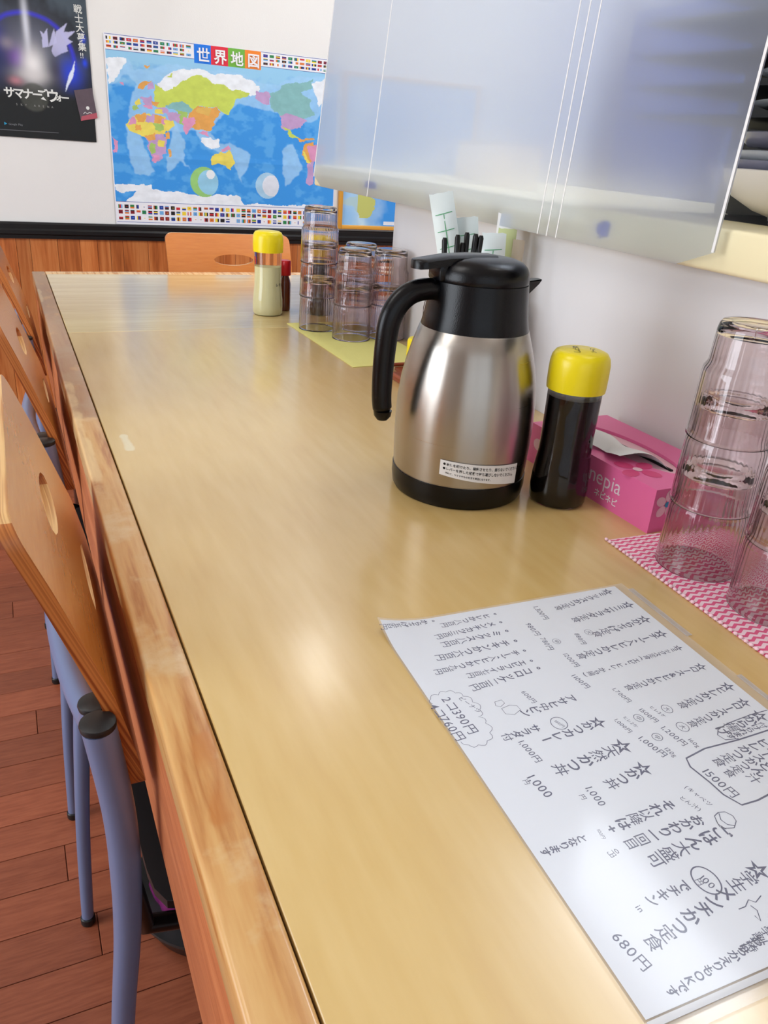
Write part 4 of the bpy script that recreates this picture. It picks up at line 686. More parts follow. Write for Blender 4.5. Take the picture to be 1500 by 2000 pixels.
stack(.6295,1.497,2,'the front short stack on the yellow cloth',G2)
stack(.709,1.497,2,'the short stack beside the wall on the yellow cloth',G2)
stack(.680,1.585,2,'the rear short stack on the yellow cloth',G2)
# ================================================================ cloths under the glasses
def cloth(name,label,corners,z0,th,mat,nu=40,nv=24,wav=.0006,seed=1):
    """corners: A,B,C,D in order around; slight waviness"""
    A_,B_,C_,D_=[Vector((x,y,0)) for x,y in corners]; vs=[];fs=[]
    for s in (0,1):
        for j in range(nv+1):
            for i in range(nu+1):
                a=i/nu;b=j/nv; p=(A_*(1-a)+B_*a)*(1-b)+(D_*(1-a)+C_*a)*b
                e=min(a,1-a)*nu/2; f=min(b,1-b)*nv/2; edge=min(1,min(e,f)+.35)
                z=z0+ (th*edge if s else 0); vs.append((p.x,p.y,z))
    W=nu+1;H_=(nv+1)*W
    for j in range(nv):
        for i in range(nu):
            a=j*W+i; fs.append((a,a+W,a+W+1,a+1)); fs.append((H_+a,H_+a+1,H_+a+W+1,H_+a+W))
    for i in range(nu): fs.append((i,i+1,H_+i+1,H_+i)); a=nv*W+i; fs.append((a,H_+a,H_+a+1,a+1))
    for j in range(nv): a=j*W; fs.append((a,H_+a,H_+a+W,a+W)); a=j*W+nu; fs.append((a,a+W,H_+a+W,H_+a))
    o=data(name,vs,fs,mat,None,smooth=True,auto=60); tag(o,label,'cloth'); return o
M_ycl=P('yellow_cloth',(232,226,140),rough=.9,bump=.5,bscale=900)
yc=cloth('drying_cloth','plain pale yellow cloth under the far tumblers',[(.543,1.656),(.549,1.288),(.722,1.300),(.718,1.668)],T+.0002,.0028,M_ycl)
def chevron():
    mt,nt,b=newmat('pink_zigzag_weave'); L=nt.links.new; N=nt.nodes.new
    def mth(op,a,bv=None,cv=None):
        n=N('ShaderNodeMath'); n.operation=op
        for k,v in enumerate((a,bv,cv)):
            if v is None: continue
            if hasattr(v,'links') or hasattr(v,'is_linked'): L(v,n.inputs[k])
            else: n.inputs[k].default_value=v
        return n.outputs[0]
    tc=N('ShaderNodeTexCoord'); sx=N('ShaderNodeSeparateXYZ'); L(tc.outputs['Object'],sx.inputs[0])
    u=mth('PINGPONG',mth('MULTIPLY',sx.outputs['X'],1/.0105),.5)      # zigzag along the cloth
    v=mth('ADD',mth('ADD',mth('MULTIPLY',sx.outputs['Y'],1/.0072),mth('MULTIPLY',sx.outputs['X'],9.0)),mth('MULTIPLY',u,.85))
    st=mth('GREATER_THAN',mth('FRACT',v),.52)
    mx=N('ShaderNodeMix'); mx.data_type='RGBA'; mx.inputs[6].default_value=lin((248,216,226)); mx.inputs[7].default_value=lin((230,96,140)); L(st,mx.inputs[0]); L(mx.outputs[2],b.inputs['Base Color'])
    b.inputs['Roughness'].default_value=.9
    bp=N('ShaderNodeBump'); bp.inputs['Strength'].default_value=.5; bp.inputs['Distance'].default_value=.0015; L(mth('PINGPONG',v,.5),bp.inputs['Height']); L(bp.outputs[0],b.inputs['Normal'])
    return mt
pc=cloth('drying_cloth','pink and white zigzag cloth under the near tumblers',[(.553,.577),(.540,.235),(.722,.235),(.722,.570)],T+.0002,.0028,chevron())
M_dot=P('pink_stitch',(240,120,160),rough=.9)
st_=bmesh.new()
for k in range(58):
    t=k/57; x_=.553+(.540-.553)*t-.0004; y_=.577+(.235-.577)*t
    bmesh.ops.create_icosphere(st_,subdivisions=1,radius=.0021,matrix=Matrix.Translation((x_,y_,T+.0022))@Matrix.Diagonal((1,1.25,.9,1)))
o=mesh('rolled_hem',st_,P('pale_stitch',(250,210,222),rough=.9),pc,smooth=True); o['kind']='stuff'
# ================================================================ tissue box
tx=thing('tissue_box','pink tissue box lying against the wall behind the soy sauce bottle','tissue box',(.610,.578,T),rot=0.02)
BL,BW,BH=.232,.126,.0525   # along +Y, +X, up
M_pinkd=P('deep_pink_carton',(206,60,120),rough=.35)
# carton: sides + top with an oval opening
bm=bmesh.new(); oc=(.063,.116); orx,ory=.028,.085; NS=48
def ring(zz,rx,ry): return [bm.verts.new((oc[0]+rx*cos(2*pi*i/NS),oc[1]+ry*sin(2*pi*i/NS),zz)) for i in range(NS)]
def rect(zz):
    out=[]
    for i in range(NS):
        a=2*pi*i/NS; c_,s_=cos(a),sin(a); k=min((BW/2)/abs(c_) if abs(c_)>1e-6 else 1e9,(BL/2)/abs(s_) if abs(s_)>1e-6 else 1e9); out.append(bm.verts.new((oc[0]+k*c_,oc[1]+k*s_,zz)))
    # snap corners
    for cx_,cy_ in ((0,0),(BW,0),(0,BL),(BW,BL)):
        v=min(out,key=lambda v:(v.co.x-cx_)**2+(v.co.y-cy_)**2); v.co.x=cx_; v.co.y=cy_
    return out
r0=ring(BH,orx,ory); r1=rect(BH); r2=ring(BH-.012,orx,ory)
for i in range(NS):
    k=(i+1)%NS; bm.faces.new((r0[i],r1[i],r1[k],r0[k])); bm.faces.new((r0[i],r0[k],r2[k],r2[i]))
rb_=rect(0)
for i in range(NS): k=(i+1)%NS; bm.faces.new((r1[i],rb_[i],rb_[k],r1[k]))
bm.faces.new(list(reversed(rb_)))
mesh('carton',bm,M_pink,tx)
# film slit of the opening, dark gap, tissue
vs=[(oc[0]+orx*.99*cos(2*pi*i/NS),oc[1]+ory*.99*sin(2*pi*i/NS),BH-.004) for i in range(NS)]
data('opening_film',vs,[tuple(range(NS))],M_pinkl,tx)
tube('slit',[(oc[0]+.004,oc[1]-.070,BH-.0035),(oc[0]+.004,oc[1]+.07,BH-.0035)],.0022,M_blackpl,tx,seg=8)
ts=spline([(oc[0]+.004,oc[1]-.055,0),(oc[0]+.003,oc[1]+.01,0),(oc[0]+.004,oc[1]+.055,0)],8)
vs=[];fs=[];nu=14;nv=12
for j in range(nv+1):
    for i in range(nu+1):
        a=i/nu;b=j/nv
        y_=oc[1]-.066+.122*a + (.030)*b*(1-a) - .030*b*a
        x_=oc[0]+.004-.052*b**.9+.004*sin(a*9+b*3)
        z_=BH-.004+.030*math.sin(min(1,b*1.25)*pi/2)*(1-.55*b)+.003*sin(a*7+1)*b-.004*b
        if b>.2: z_=max(z_,BH+.0012+.0015*(1+sin(a*11)))
        vs.append((x_,y_,z_))
for j in range(nv):
    for i in range(nu): a=j*(nu+1)+i; fs.append((a,a+1,a+nu+2,a+nu+1))
data('tissue',vs,fs,M_tissue,tx,smooth=True)
# prints: long side facing -X, reading toward -Y ; end face toward -Y
fm=lambda a,b:(-.0003,BL-a,b)
I,_=line_items('nepia',.124,.0235,.0265,.05); V_,F_=letters(I,fm,bold=.0); data('logo_lettering',V_,F_,P('silver_pink_print',(236,214,226),rough=.3),tx)
I,_=line_items('ネピネピ',.138,.0085,.0105,.04); V_,F_=letters(I,fm,bold=.01); data('small_lettering',V_,F_,M_white,tx)
def petals(fmap,cx_,cy_,R_,mat,mc,name,n=5,a0=.3):
    V_=[];F_=[]
    for k in range(n):
        a=a0+2*pi*k/n; b=len(V_)
        px_,py_=cx_+R_*.62*cos(a),cy_+R_*.62*sin(a)
        V_+=[fmap(px_+R_*.42*cos(q)*cos(a)-R_*.33*sin(q)*sin(a),py_+R_*.42*cos(q)*sin(a)+R_*.33*sin(q)*cos(a)) for q in [2*pi*i/16 for i in range(16)]]; F_.append(tuple(range(b,b+16)))
    f=data(name,V_,F_,mat,tx)
    V_=[fmap(cx_+R_*.2*cos(2*pi*i/16),cy_+R_*.2*sin(2*pi*i/16)) for i in range(16)]
    g=data('flower_centre',[(x_-(.0002 if abs(x_+.0003)<1e-6 else 0),y_-(.0002 if abs(y_+.0003)<1e-6 else 0),z_+(.0002 if z_>BH else 0)) for x_,y_,z_ in V_],[tuple(range(16))],mc,f)
petals(lambda a,b:(a,-.0003,b),.020,.033,.017,M_pinkl,M_cyan,'flower_print',a0=.2)
petals(lambda a,b:(a,b,BH+.0003),.020,.150,.030,M_pinkl,M_pinkl,'flower_print',n=4,a0=.8)
petals(lambda a,b:(a,b,BH+.0003),.022,.055,.028,P('deeper_pink_print',(214,70,124),rough=.4),M_pinkl,'flower_print',n=4,a0=.4)
petals(fm,.035,.026,.024,M_pinkl,M_pinkl,'flower_print',n=5,a0=.5)
# ================================================================ tray with cutlery, towels and condiments behind the jug
M_lac=P('red_brown_lacquer',(150,70,40),rough=.3,noise=.15,nscale=30)
tr=thing('lacquer_tray','red-brown round-cornered tray behind the jug holding condiments','tray',(.655,1.125,T))
bm=box_bm(-.066,-.135,.0005,.066,.135,.006); bmesh.ops.bevel(bm,geom=[e for e in bm.edges if abs(e.verts[0].co.z-e.verts[1].co.z)>.004],offset=.03,segments=6,affect='EDGES'); mesh('tray_base',bm,M_lac,tr,smooth=True,auto=40)
rim=[]
for sx,sy,a0 in ((1,1,0),(-1,1,90),(-1,-1,180),(1,-1,270)):
    for k in range(7):
        a=radians(a0+15*k); rim.append((sx*.036+.030*cos(a),sy*.105+.030*sin(a),.010))
rim.append(rim[0]); tube('tray_rim',rim,.0035,M_lac,tr,seg=10)
TZ=T+.0065
cup=thing('chopstick_cup','grey cup behind the jug holding black chopsticks','cup',(.600,1.030,TZ))
lathe('cup_body',[(.030,0),(.033,.002),(.036,.13),(.038,.132),(.0365,.134),(.034,.13),(.031,.006),(.0005,.005)],M_gry,cup,seg=40)
for i,(dx,dy,tx_,ty_,h) in enumerate(((-.020,.0,-.022,.015,.248),(-.010,-.008,-.004,.010,.253),(.0,.006,.006,.012,.242),(.006,-.006,.014,.015,.256),(.016,.004,.026,.010,.255),(.020,-.004,.034,.008,.253))):
    o=tube('chopstick',[(dx*.6,dy*.6,.007),(dx,dy,.12),(tx_,ty_,h-.004),(tx_,ty_,h)],[.0022,.003,.0042,.0028],M_blackpl,None,seg=8); o.location=(.600,1.030,TZ)
    tag(o,'black chopstick in the cup behind the jug, '+('leftmost and leaning outward','second from left','short one third from left','fourth from left','second from right','rightmost, beside the towel packets')[i],'chopstick','chopsticks in the cup')
tc_=thing('towel_cup','white cup behind the jug holding paper towel packets','cup',(.690,1.075,TZ))
lathe('cup_body',[(.042,0),(.045,.002),(.050,.15),(.0512,.152),(.050,.154),(.048,.15),(.043,.006),(.0005,.005)],M_white,tc_,seg=40)
M_pkt=P('packet_film',(226,238,238),rough=.35,trans=0.0); M_grn=P('green_print',(90,170,120),rough=.5); M_wood=P('toothpick_wood',(206,186,110),rough=.6)
def packet(cx_,cy_,z0,wd,h,lean,yaw,label,pr=True,mat=M_pkt):
    t=thing('towel_packet',label,'packet',(cx_,cy_,z0),'paper towel packets behind the jug'); t.rotation_euler=(lean[0],lean[1],yaw)
    vs=[];fs=[];nu=6;nv=16
    for s in (1,-1):
        for j in range(nv+1):
            for i in range(nu+1):
                a=i/nu-.5;b=j/nv; puff=.006*(1-(2*a)**2)*min(1,min(b,1-b)*8)+.0003
                vs.append((a*wd,s*puff+.002*sin(b*9),b*h+.0015*sin(a*20)*(b>.98)))
    W=nu+1;H_=(nv+1)*W
    for j in range(nv):
        for i in range(nu): a=j*W+i; fs.append((a,a+1,a+W+1,a+W)); fs.append((H_+a,H_+a+W,H_+a+W+1,H_+a+1))
    for j in range(nv): a=j*W; fs.append((a,a+W,H_+a+W,H_+a)); a+=nu; fs.append((a,H_+a,H_+a+W,a+W))
    for i in range(nu): fs.append((i,H_+i,H_+i+1,i+1)); a=nv*W+i; fs.append((a,a+1,H_+a+1,H_+a))
    data('wrapper',vs,fs,mat,t,smooth=True,auto=50)
    if pr:
        V_=[];F_=[]
        def q(a0,b0,a1,b1,w_):
            rv,rf=ribbon([(a0+(a1-a0)*k/8,b0+(b1-b0)*k/8) for k in range(9)],w_); b=len(V_)
            for (a,c) in rv:
                u=a/wd; bb=c/h; puff=.006*(1-(2*u)**2)*min(1,min(bb,1-bb)*8)+.0009; V_.append((a,-puff+.002*sin(bb*9),c))
            F_.extend(tuple(b+i for i in f) for f in rf)
        q(0,h*.3,0,h*.9,.0012)
        for k in (.58,.66,.74,.82,.90): q(-wd*.36,h*k,wd*.36,h*k+.002,.0012)
        data('grid_print',V_,F_,M_grn,t)
    return t
packet(.668,1.078,TZ+.008,.036,.305,(.0,-.25),-.55,'white towel packet with green grid leaning out tallest behind the jug')
packet(.682,1.052,TZ+.008,.036,.247,(0,-.06),-.6,'pale towel packet with green lines low at the front of the bunch')
packet(.702,1.070,TZ+.008,.028,.252,(0,-.01),-.6,'towel packet showing a green and yellow wooden pick inside',pr=False,mat=P('packet_yellowgreen',(196,206,150),rough=.4))
packet(.680,1.092,TZ+.008,.036,.266,(.0,-.14),-.5,'pale green-printed towel packet directly behind the chopsticks',pr=True)
packet(.708,1.090,TZ+.008,.028,.272,(0,.0),-.6,'plain white towel packet standing tallest on the wall side',pr=False,mat=M_tissue)
packet(.714,1.058,TZ+.008,.018,.238,(.0,.0),-.6,'narrow beige toothpick packet at the wall side of the bunch',pr=False,mat=P('packet_beige',(202,190,170),rough=.5))
# dispenser bottles left of the jug neck
dj=thing('dispenser_bottle','clear bottle of brown sauce with white cap seen through the jug handle','bottle',(.668,1.205,TZ))
lathe('bottle_body',[(.022,0),(.026,.002),(.027,.01),(.027,.115),(.024,.135),(.015,.150),(.015,.158)],M_clear,dj,seg=40)
lathe('sauce',[(.0005,.003),(.0245,.0035),(.0252,.012),(.0252,.075),(.0005,.075)],M_brown,dj,seg=40,caps=(False,False))
lathe('label_band',[(.0272,.018),(.0274,.018),(.0274,.05),(.0272,.05)],M_white,dj,seg=40,caps=(False,False))
c_=lathe('cap',[(.0155,.158),(.0185,.159),(.0185,.180),(.0165,.186),(.0165,.198),(.012,.205),(.0005,.206)],M_white,dj,seg=32); tube('clip',[(.016,-.006,.19),(.024,-.006,.17),(.024,-.006,.14)],.0012,M_tube,c_,seg=8)
mj=thing('mustard_tube','small yellow-capped tube with white label beside the jug handle','condiment',(.612,1.165,TZ))
lathe('tube_body',[(.016,0),(.0175,.001),(.0175,.040),(.016,.042)],M_white,mj,seg=32)
lathe('cap',[(.0165,.0425),(.0180,.044),(.0175,.070),(.015,.074),(.0005,.075)],M_yellow,mj,seg=32)
# ================================================================ handwritten menu
DM=DATA['menu']
MA=(.2486,.5030); EU=(-.0451,-.9990); EV=(.9990,-.0300)
def lift(a,b):
    """height of the sheet in m at page position a (along), b (across) in mm: far-left corner curls up"""
    d=math.hypot(a,b*.8); return .0009+ (.0085*max(0,1-d/42.)**2)
def mm(a,b,off=0.):
    return (MA[0]+(EU[0]*a+EV[0]*b)/1000,MA[1]+(EU[1]*a+EV[1]*b)/1000,T+lift(a,b)+off)
mn=thing('menu_sheet','handwritten Japanese menu in a clear pouch lying on the near end of the counter','menu')
def sheet(name,a0,a1,b0,b1,th,off,mat,nu=60,nv=44,parent=mn):
    vs=[];fs=[]
    for s in (0,1):
        for j in range(nv+1):
            for i in range(nu+1):
                a=a0+(a1-a0)*i/nu; b=b0+(b1-b0)*j/nv; vs.append(mm(a,b,off+(th if s else 0)))
    W=nu+1;H_=(nv+1)*W
    for j in range(nv):
        for i in range(nu): a=j*W+i; fs.append((a,a+W,a+W+1,a+1)); fs.append((H_+a,H_+a+1,H_+a+W+1,H_+a+W))
    for i in range(nu): fs.append((i,i+1,H_+i+1,H_+i)); a=nv*W+i; fs.append((a,H_+a,H_+a+1,a+1))
    for j in range(nv): a=j*W; fs.append((a,H_+a,H_+a+W,a+W)); a=j*W+nu; fs.append((a,a+W,H_+a+W,H_+a))
    return data(name,vs,fs,mat,parent,smooth=True,auto=40)
sheet('paper',2.2,350,2.0,247,.0002,.0002,M_paper)
V_=[];F_=[]; V2=[];F2=[]; rj=random.Random(5)
def put(ch,a,b,s,rot,Vx,Fx,bold):
    if ord(ch)>0x4E00 and ord(ch)<0xA000: bold=.004
    gv,gf,wd=glyph(ch,bold); k=len(Vx); c0,s0=cos(rot),sin(rot)
    for (x,y) in gv:
        x-=wd/2; y-=.37; Vx.append(mm(a+(x*c0-y*s0)*s,b+(x*s0+y*c0)*s,.00045))
    Fx.extend(tuple(k+i for i in f) for f in gf)
for t,p0,p1 in DM['V']:
    n=len(t); L_=math.hypot(p1[0]-p0[0],p1[1]-p0[1]); sp=L_/max(1,n-1)
    for i,ch in enumerate(t):
        k=i/max(1,n-1); a=p0[0]+(p1[0]-p0[0])*k; b=p0[1]+(p1[1]-p0[1])*k
        if a>346 or b>246 or a<4: continue
        s=min(sp*1.02,11.5)*(1.25 if ch=='☆' else 1)
        if s<2.2: s=sp*1.1
        rot=rj.uniform(-.12,.12)-(pi/2 if ch in 'ー-()' else 0)
        if ch=='°': s*=1.2
        put(ch,a+rj.uniform(-.3,.3),b,s,rot,V_,F_,.016 if s<6 else .022)
for t,p0,p1 in DM['H']:
    ws=[glyph(c)[2]+.1 for c in t]; tot=sum(ws); dx,dy=p1[0]-p0[0],p1[1]-p0[1]; L_=math.hypot(dx,dy); ang=math.atan2(dy,dx)
    s=min(max(L_/tot*1.05,2.6),10.5) if len(t)>1 else 4.6; x=0
    for ch,w_ in zip(t,ws):
        d=(x+w_/2)*s if len(t)>1 else 0; a=p0[0]+cos(ang)*d; b=p0[1]+sin(ang)*d; x+=w_
        if a<346 and b<246: put(ch,a,b,s,ang if len(t)>1 else 0,V_,F_,.004)
lt=data('handwriting',V_,F_,M_inkblue,mn)
V_=[];F_=[]
for w_,pts in DM['P']:
    pts=[(min(a,349),min(b,246)) for a,b in pts]
    rv,rf=ribbon(pts,w_); k=len(V_); V_+=[mm(a,b,.00045) for a,b in rv]; F_+=[tuple(k+i for i in f) for f in rf]
data('drawn_lines',V_,F_,M_inkblue,mn)
po_=sheet('clear_pouch',0,362,0,257,.00015,.00062,M_pouch)
sheet('pouch_zip',351.5,355,1,256,.0006,.0008,thin_clear('pouch_ridge',.6,(214,216,222),.25),nu=2,nv=60)
sheet('pouch_tab',10,92,257,263,.0002,-.0002,thin_clear('pouch_tab_clear',.35,(215,215,220),.3),nu=8,nv=2)
sheet('pouch_tab',150,330,257,262,.0002,-.0002,bpy.data.materials['pouch_tab_clear'],nu=8,nv=2)
# ================================================================ world map
CLR=dict(shelf=(160,206,240),white=(232,238,242),lime=(196,212,92),orange=(226,164,84),amber=(222,180,92),lilac=(190,156,198),yellow=(230,214,96),green=(162,196,104),pink=(218,150,186),teal=(132,184,184))
def world_img(h,w_):
    U,Vv=np.meshgrid((np.arange(w_)+.5)/w_,(np.arange(h)+.5)/h)
    n1=vnoise(h,w_,9,1)-.5; n2=vnoise(h,w_,9,2)-.5; n3=vnoise(h,w_,22,3)
    n4=vnoise(h,w_,30,5)-.5; n5=vnoise(h,w_,30,6)-.5; Uw=U+n1*.026+n4*.026; Vw=Vv+n2*.030+n5*.034
    img=np.zeros((h,w_,3)); deep=L3((58,150,226)); mid=L3((96,176,236)); img[:]=deep
    k=np.clip((n3-.50)*7,0,1)[...,None]; img=img*(1-k*.7)+mid*k*.7
    k=np.clip((.26-Vv)*9+(n3-.5)*1.5,0,1)[...,None]; img=img*(1-k)+L3((150,204,236))*k
    for c,poly in DATA['map']:
        m_=inpoly(Uw,Vw,poly); a=blur(m_.astype(float),2 if c=='shelf' else 0)[...,None]*(.75 if c=='shelf' else 1)
        base=L3(CLR[c]); vv=(.9+.25*vnoise(h,w_,40,len(poly)))[...,None]
        img=img*(1-a)+base*vv*a
    for (gu,gv),R_,c1,c2 in (((.385,.741),.062,(150,204,120),(150,206,232)),((.672,.744),.055,(168,208,232),(222,228,236))):
        d=np.hypot(U-gu,(Vv-gv)*.603/.845)/R_; m_=d<1
        col=np.where(((np.hypot(U-gu-.022,(Vv-gv)*.71)/R_)<.82)[...,None],L3(c2),L3(c1)); col=col*(.85+.3*n3)[...,None]
        img[m_]=col[m_]
        if c1[0]==150: img[(np.hypot(U-gu-.028,(Vv-gv+.045)*.71)/R_)<.3]=L3((232,238,240))
    # borders: flag bands
    img[(Vv<.078)|(Vv>.872)]=L3((236,236,240))
    img[(np.abs(Vv-.080)<.0018)|(np.abs(Vv-.870)<.0018)|(np.abs(Vv-.985)<.0015)|(np.abs(Vv-.006)<.0015)]=L3((90,110,170))
    img[(U<.004)|(U>.996)]=L3((230,232,238))
    FC=[(200,40,50),(30,60,150),(240,210,60),(40,130,70),(240,240,240),(30,30,34),(110,170,220),(220,120,50),(130,30,40)]
    r=random.Random(9)
    def flag(u0,v0,u1,v1):
        i0,i1=int(v0*h),max(int(v1*h),int(v0*h)+3); j0,j1=int(u0*w_),max(int(u1*w_),int(u0*w_)+4); t=r.choice('hhvvcp'); c=[L3(r.choice(FC)) for _ in range(3)]
        if t=='h':
            for q in range(3): img[i0+(i1-i0)*q//3:i0+(i1-i0)*(q+1)//3,j0:j1]=c[q]
        elif t=='v':
            for q in range(3): img[i0:i1,j0+(j1-j0)*q//3:j0+(j1-j0)*(q+1)//3]=c[q]
        else:
            img[i0:i1,j0:j1]=c[0]; img[(i0+i1)//2:(i0+i1)//2+1,(j0+j1)//2-1:(j0+j1)//2+2]=c[1]
    for rw in range(3):
        v0=.016+rw*.021
        for k in range(13): flag(.010+k*.0262,v0,.010+k*.0262+.0185,v0+.0145)
        for k in range(12): flag(.652+k*.0275,v0,.652+k*.0275+.0195,v0+.0145)
        v0=.888+rw*.032
        for k in range(40): flag(.014+k*.0245,v0,.014+k*.0245+.0175,v0+.022)
    for k,c in enumerate(((20,120,226),(222,40,62),(112,180,62),(240,134,40))):
        u0=.355+k*.0715; img[(U>=u0)&(U<u0+.0715)&(Vv<.100)&(Vv>.004)]=L3(c)
    # grey folds
    return np.clip(img,0,1)
M_print=attr_mat('printed_sheet',rough=.38,spec=.45)
wm=thing('world_map_poster','large blue Japanese world map poster with flag borders on the back wall','map',(0,0,0))
mapy=lambda X,Z: YB-.0035-.0012*np.sin(X*9)*np.sin(Z*7)-.0010*np.clip(1-np.abs(Z-.99)*60,0,1)
grid_print('printed_sheet',.383,1.228,.759,1.362,mapy,world_img(330,470),M_print,wm)
def wallmap(y): return lambda a,b:(a,y,b)
I=[]
for k,ch in enumerate('世界地図'): I.append((ch,.383+.845*(.355+k*.0715)+.0085,1.3105,.047,0.))
V_,F_=letters(I,wallmap(YB-.0065),bold=.022); data('title_lettering',V_,F_,M_white,wm)
M_tape=thin_clear('clear_tape',.25,(240,240,240),.2)
mg=thing('framed_map','small framed map with blue sea in a thin orange-wood frame behind the ledge end','map')
M_fr=P('orange_frame',(222,160,62),rough=.4)
for b in ((1.245,.765,1.262,1.33),(1.83,.765,1.847,1.33)): box('frame_side',(b[0],YB-.018,b[1],b[2],YB-.002,b[3]),M_fr,mg,bevel=.002)
for b in ((1.262,.765,1.83,.780),(1.262,1.315,1.83,1.33)): box('frame_rail',(b[0],YB-.018,b[1],b[2],YB-.002,b[3]),M_fr,mg,bevel=.002)
h,w_=150,160; U,Vv=np.meshgrid((np.arange(w_)+.5)/w_,(np.arange(h)+.5)/h); n=vnoise(h,w_,6,21); im=np.zeros((h,w_,3)); im[:]=L3((60,150,226))
k=np.clip(1-np.abs(U-.17-.12*(Vv-.8)-(n-.5)*.25)*7,0,1)[...,None]; im=im*(1-k)+L3((190,222,240))*k
im[(np.hypot((U-.19),(Vv-.84)*1.2)+(n-.5)*.35)<.055]=L3((196,200,110)); im[(U<.12)]=im[(U<.12)]*.3+L3((170,212,240))*.7
im[(U>.33)&(U<.42)&(Vv>.965)&(Vv<.995)]=L3((225,230,235))
grid_print('printed_sheet',1.262,1.83,.780,1.315,lambda X,Z:X*0+YB-.008,im,M_print,mg)
# ================================================================ dark game poster (generic artwork)
def poster_img(h,w_,x0,x1,z0,z1):
    X,Z=np.meshgrid(x0+(np.arange(w_)+.5)/w_*(x1-x0),z1-(np.arange(h)+.5)/h*(z1-z0)); n=vnoise(h,w_,5,31);n2=vnoise(h,w_,12,32)
    img=np.zeros((h,w_,3)); img[:]=L3((22,28,34)); k=np.clip((n-.45)*4,0,1)[...,None]*np.clip((Z-1.20)*8,0,1)[...,None]; img=img*(1-k*.5)+L3((92,108,120))*k*.5
    def g(cx_,cz,sx,sz,c,a):
        nonlocal img; k=(a*np.exp(-(((X-cx_)/sx)**2+((Z-cz)/sz)**2)))[...,None]; k=np.clip(k,0,1); img=img*(1-k)+L3(c)*k
    wob=(n2-.5)*.02
    g(.15,1.30,.10,.09,(126,130,150),.6)
    ringd=np.abs(np.hypot((X-.150)*.93,(Z-1.265))-.125+wob*.2); k=np.clip(1-ringd/.010,0,1)[...,None]*np.clip((Z-1.20)*20,0,1)[...,None]; img=img*(1-k*.85)+L3((58,52,214))*k*.85
    g(.04,1.30,.035,.07,(40,36,170),.8); g(.05,1.25,.05,.05,(34,44,84),.8)
    g(.112,1.262,.026,.030,(108,54,160),.95); g(.085,1.30,.022,.018,(150,140,150),.7)
    g(.147,1.36,.010,.09,(230,234,244),.8); g(.156,1.245,.035,.050,(240,238,236),1.0); g(.15,1.215,.05,.02,(214,210,208),.7)
    for f in DATA['poster']['feathers']:
        m_=blur(inpoly(X+wob*.6,Z+wob*.6,f).astype(float),1)[...,None]; img=img*(1-m_*.9)+L3((196,196,232))*m_*.9
    g(.272,1.232,.034,.042,(34,66,214),.9)
    st=blur((np.abs((X-.268)-(Z-1.222)*.42+wob*.4)<.007*np.clip(1-np.abs(Z-1.222)*20,0,1)+.0).astype(float),1)[...,None]*(np.abs(Z-1.222)<.048)[...,None]; img=img*(1-st)+L3((222,232,250))*st
    g(.225,1.235,.018,.045,(60,52,60),.6); g(.10,1.195,.020,.012,(196,130,140),.8)
    for (a,b) in ((.318,1.335),(.318,1.265)): g(a,b,.008,.012,(30,70,230),.9)
    k=np.clip((1.172-Z)*40,0,1)[...,None]; img=img*(1-k)+L3((14,18,20))*k
    d=np.hypot(X-.150,Z-1.150)/.046; k=(np.clip((1-d)*6,0,1)*.75)[...,None]; img=img*(1-k)+L3((74,76,68))*(.7+.6*n2[...,None])*k
    return np.clip(img,0,1)
ps=thing('dark_poster','dark poster with blue glow and white Japanese title left of the world map','poster')
px0,px1,pz0,pz1=-.030,.336,1.026,1.545
psy=lambda X,Z:X*0+YB-.0035
grid_print('printed_sheet',px0,px1,pz0,pz1,psy,poster_img(330,232,px0,px1,pz0,pz1),M_print,ps)
M_ttl=P('title_white',(226,228,222),rough=.5)
I,_=line_items('サマナー',.058,1.146,.034,-.09); I2,_=line_items('ズ',.158,1.146,.036,0); I3,_=line_items('ウ',.186,1.143,.042,0); I4,_=line_items('ォー',.214,1.146,.026,-.1)
V_,F_=letters(I+I2+I3+I4,wallmap(YB-.0055),bold=.03); data('title_lettering',V_,F_,M_ttl,ps)
I=[]; x_=.092
for ch in 'SKY ARENA': I.append((ch,x_,1.122,.0085,0.)); x_+=.0135
V_,F_=letters(I,wallmap(YB-.0055),bold=.01); data('subtitle_lettering',V_,F_,P('title_grey',(150,150,146),rough=.5),ps)
I=[]
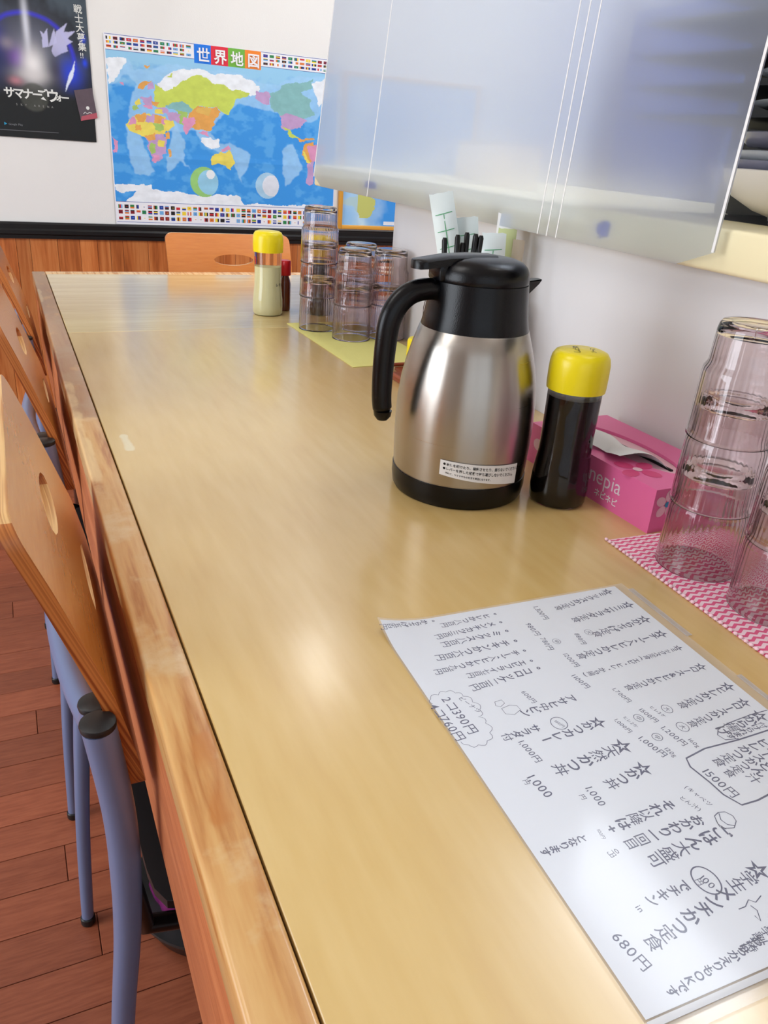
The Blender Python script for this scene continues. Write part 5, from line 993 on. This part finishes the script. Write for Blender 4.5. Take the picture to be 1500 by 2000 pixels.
for k,ch in enumerate('戦士大募集'): I.append((ch,.2955+k*.0012,1.408-.0265*k,.0265,0.))
I+= [('!',.304,1.279,.022,0.),('!',.3105,1.279,.022,0.)]
V_,F_=letters(I,wallmap(YB-.0055),bold=.012); data('slogan_lettering',V_,F_,M_ttl,ps)
I,_=line_items('Google Play',.062,1.0615,.0085,.05); I5,_=line_items('App Store',-.010,1.0615,.0085,.05); V_,F_=letters(I+I5,wallmap(YB-.0055)); data('store_lettering',V_,F_,P('print_grey',(130,132,136),rough=.6),ps)
data('store_mark',[(.049,YB-.0055,1.0605),(.058,YB-.0055,1.065),(.049,YB-.0055,1.0695)],[(0,1,2)],M_cyan,ps)
V_,F_=ribbon([(-.02,1.0455),(.10,1.0465),(.215,1.0475)],.0022); data('fine_print',[(a,YB-.0055,b) for a,b in V_],F_,P('print_dark_grey',(90,92,96),rough=.6),ps)
cd=thing('paper_card','small dark card with pink foot taped over the edge of the dark poster','card')
q=[(.276,1.181),(.334,1.193),(.345,1.102),(.290,1.090)]; M_cd=P('card_dark',(92,78,86),rough=.4,noise=.2,nscale=60); M_cdp=P('card_pink',(176,84,96),rough=.4)
def quad(name,pts,y,th,mat,parent):
    vs=[(a,y,b) for a,b in pts]+[(a,y+th,b) for a,b in pts]; n=len(pts)
    return data(name,vs,[tuple(range(n)),tuple(reversed(range(n,2*n)))]+[(i,(i+1)%n,n+(i+1)%n,n+i) for i in range(n)],mat,parent)
quad('card_sheet',q,YB-.0068,.0010,M_cd,cd); quad('card_foot',[(.2935,1.104),(.3435,1.119),(.345,1.102),(.290,1.090)],YB-.0072,.0004,M_cdp,cd)
data('card_logo',[(.3155+.0055*cos(2*pi*i/20),YB-.0071,1.131+.0055*sin(2*pi*i/20)) for i in range(20)],[tuple(range(20))],M_ttl,cd)
V_,F_=ribbon([(.300,1.112),(.306,1.118),(.312,1.113),(.320,1.118),(.328,1.116)],.0018); data('card_script',[(a,YB-.0075,b) for a,b in V_],F_,M_ttl,cd)
bpy.data.objects.remove(_to,do_unlink=True)
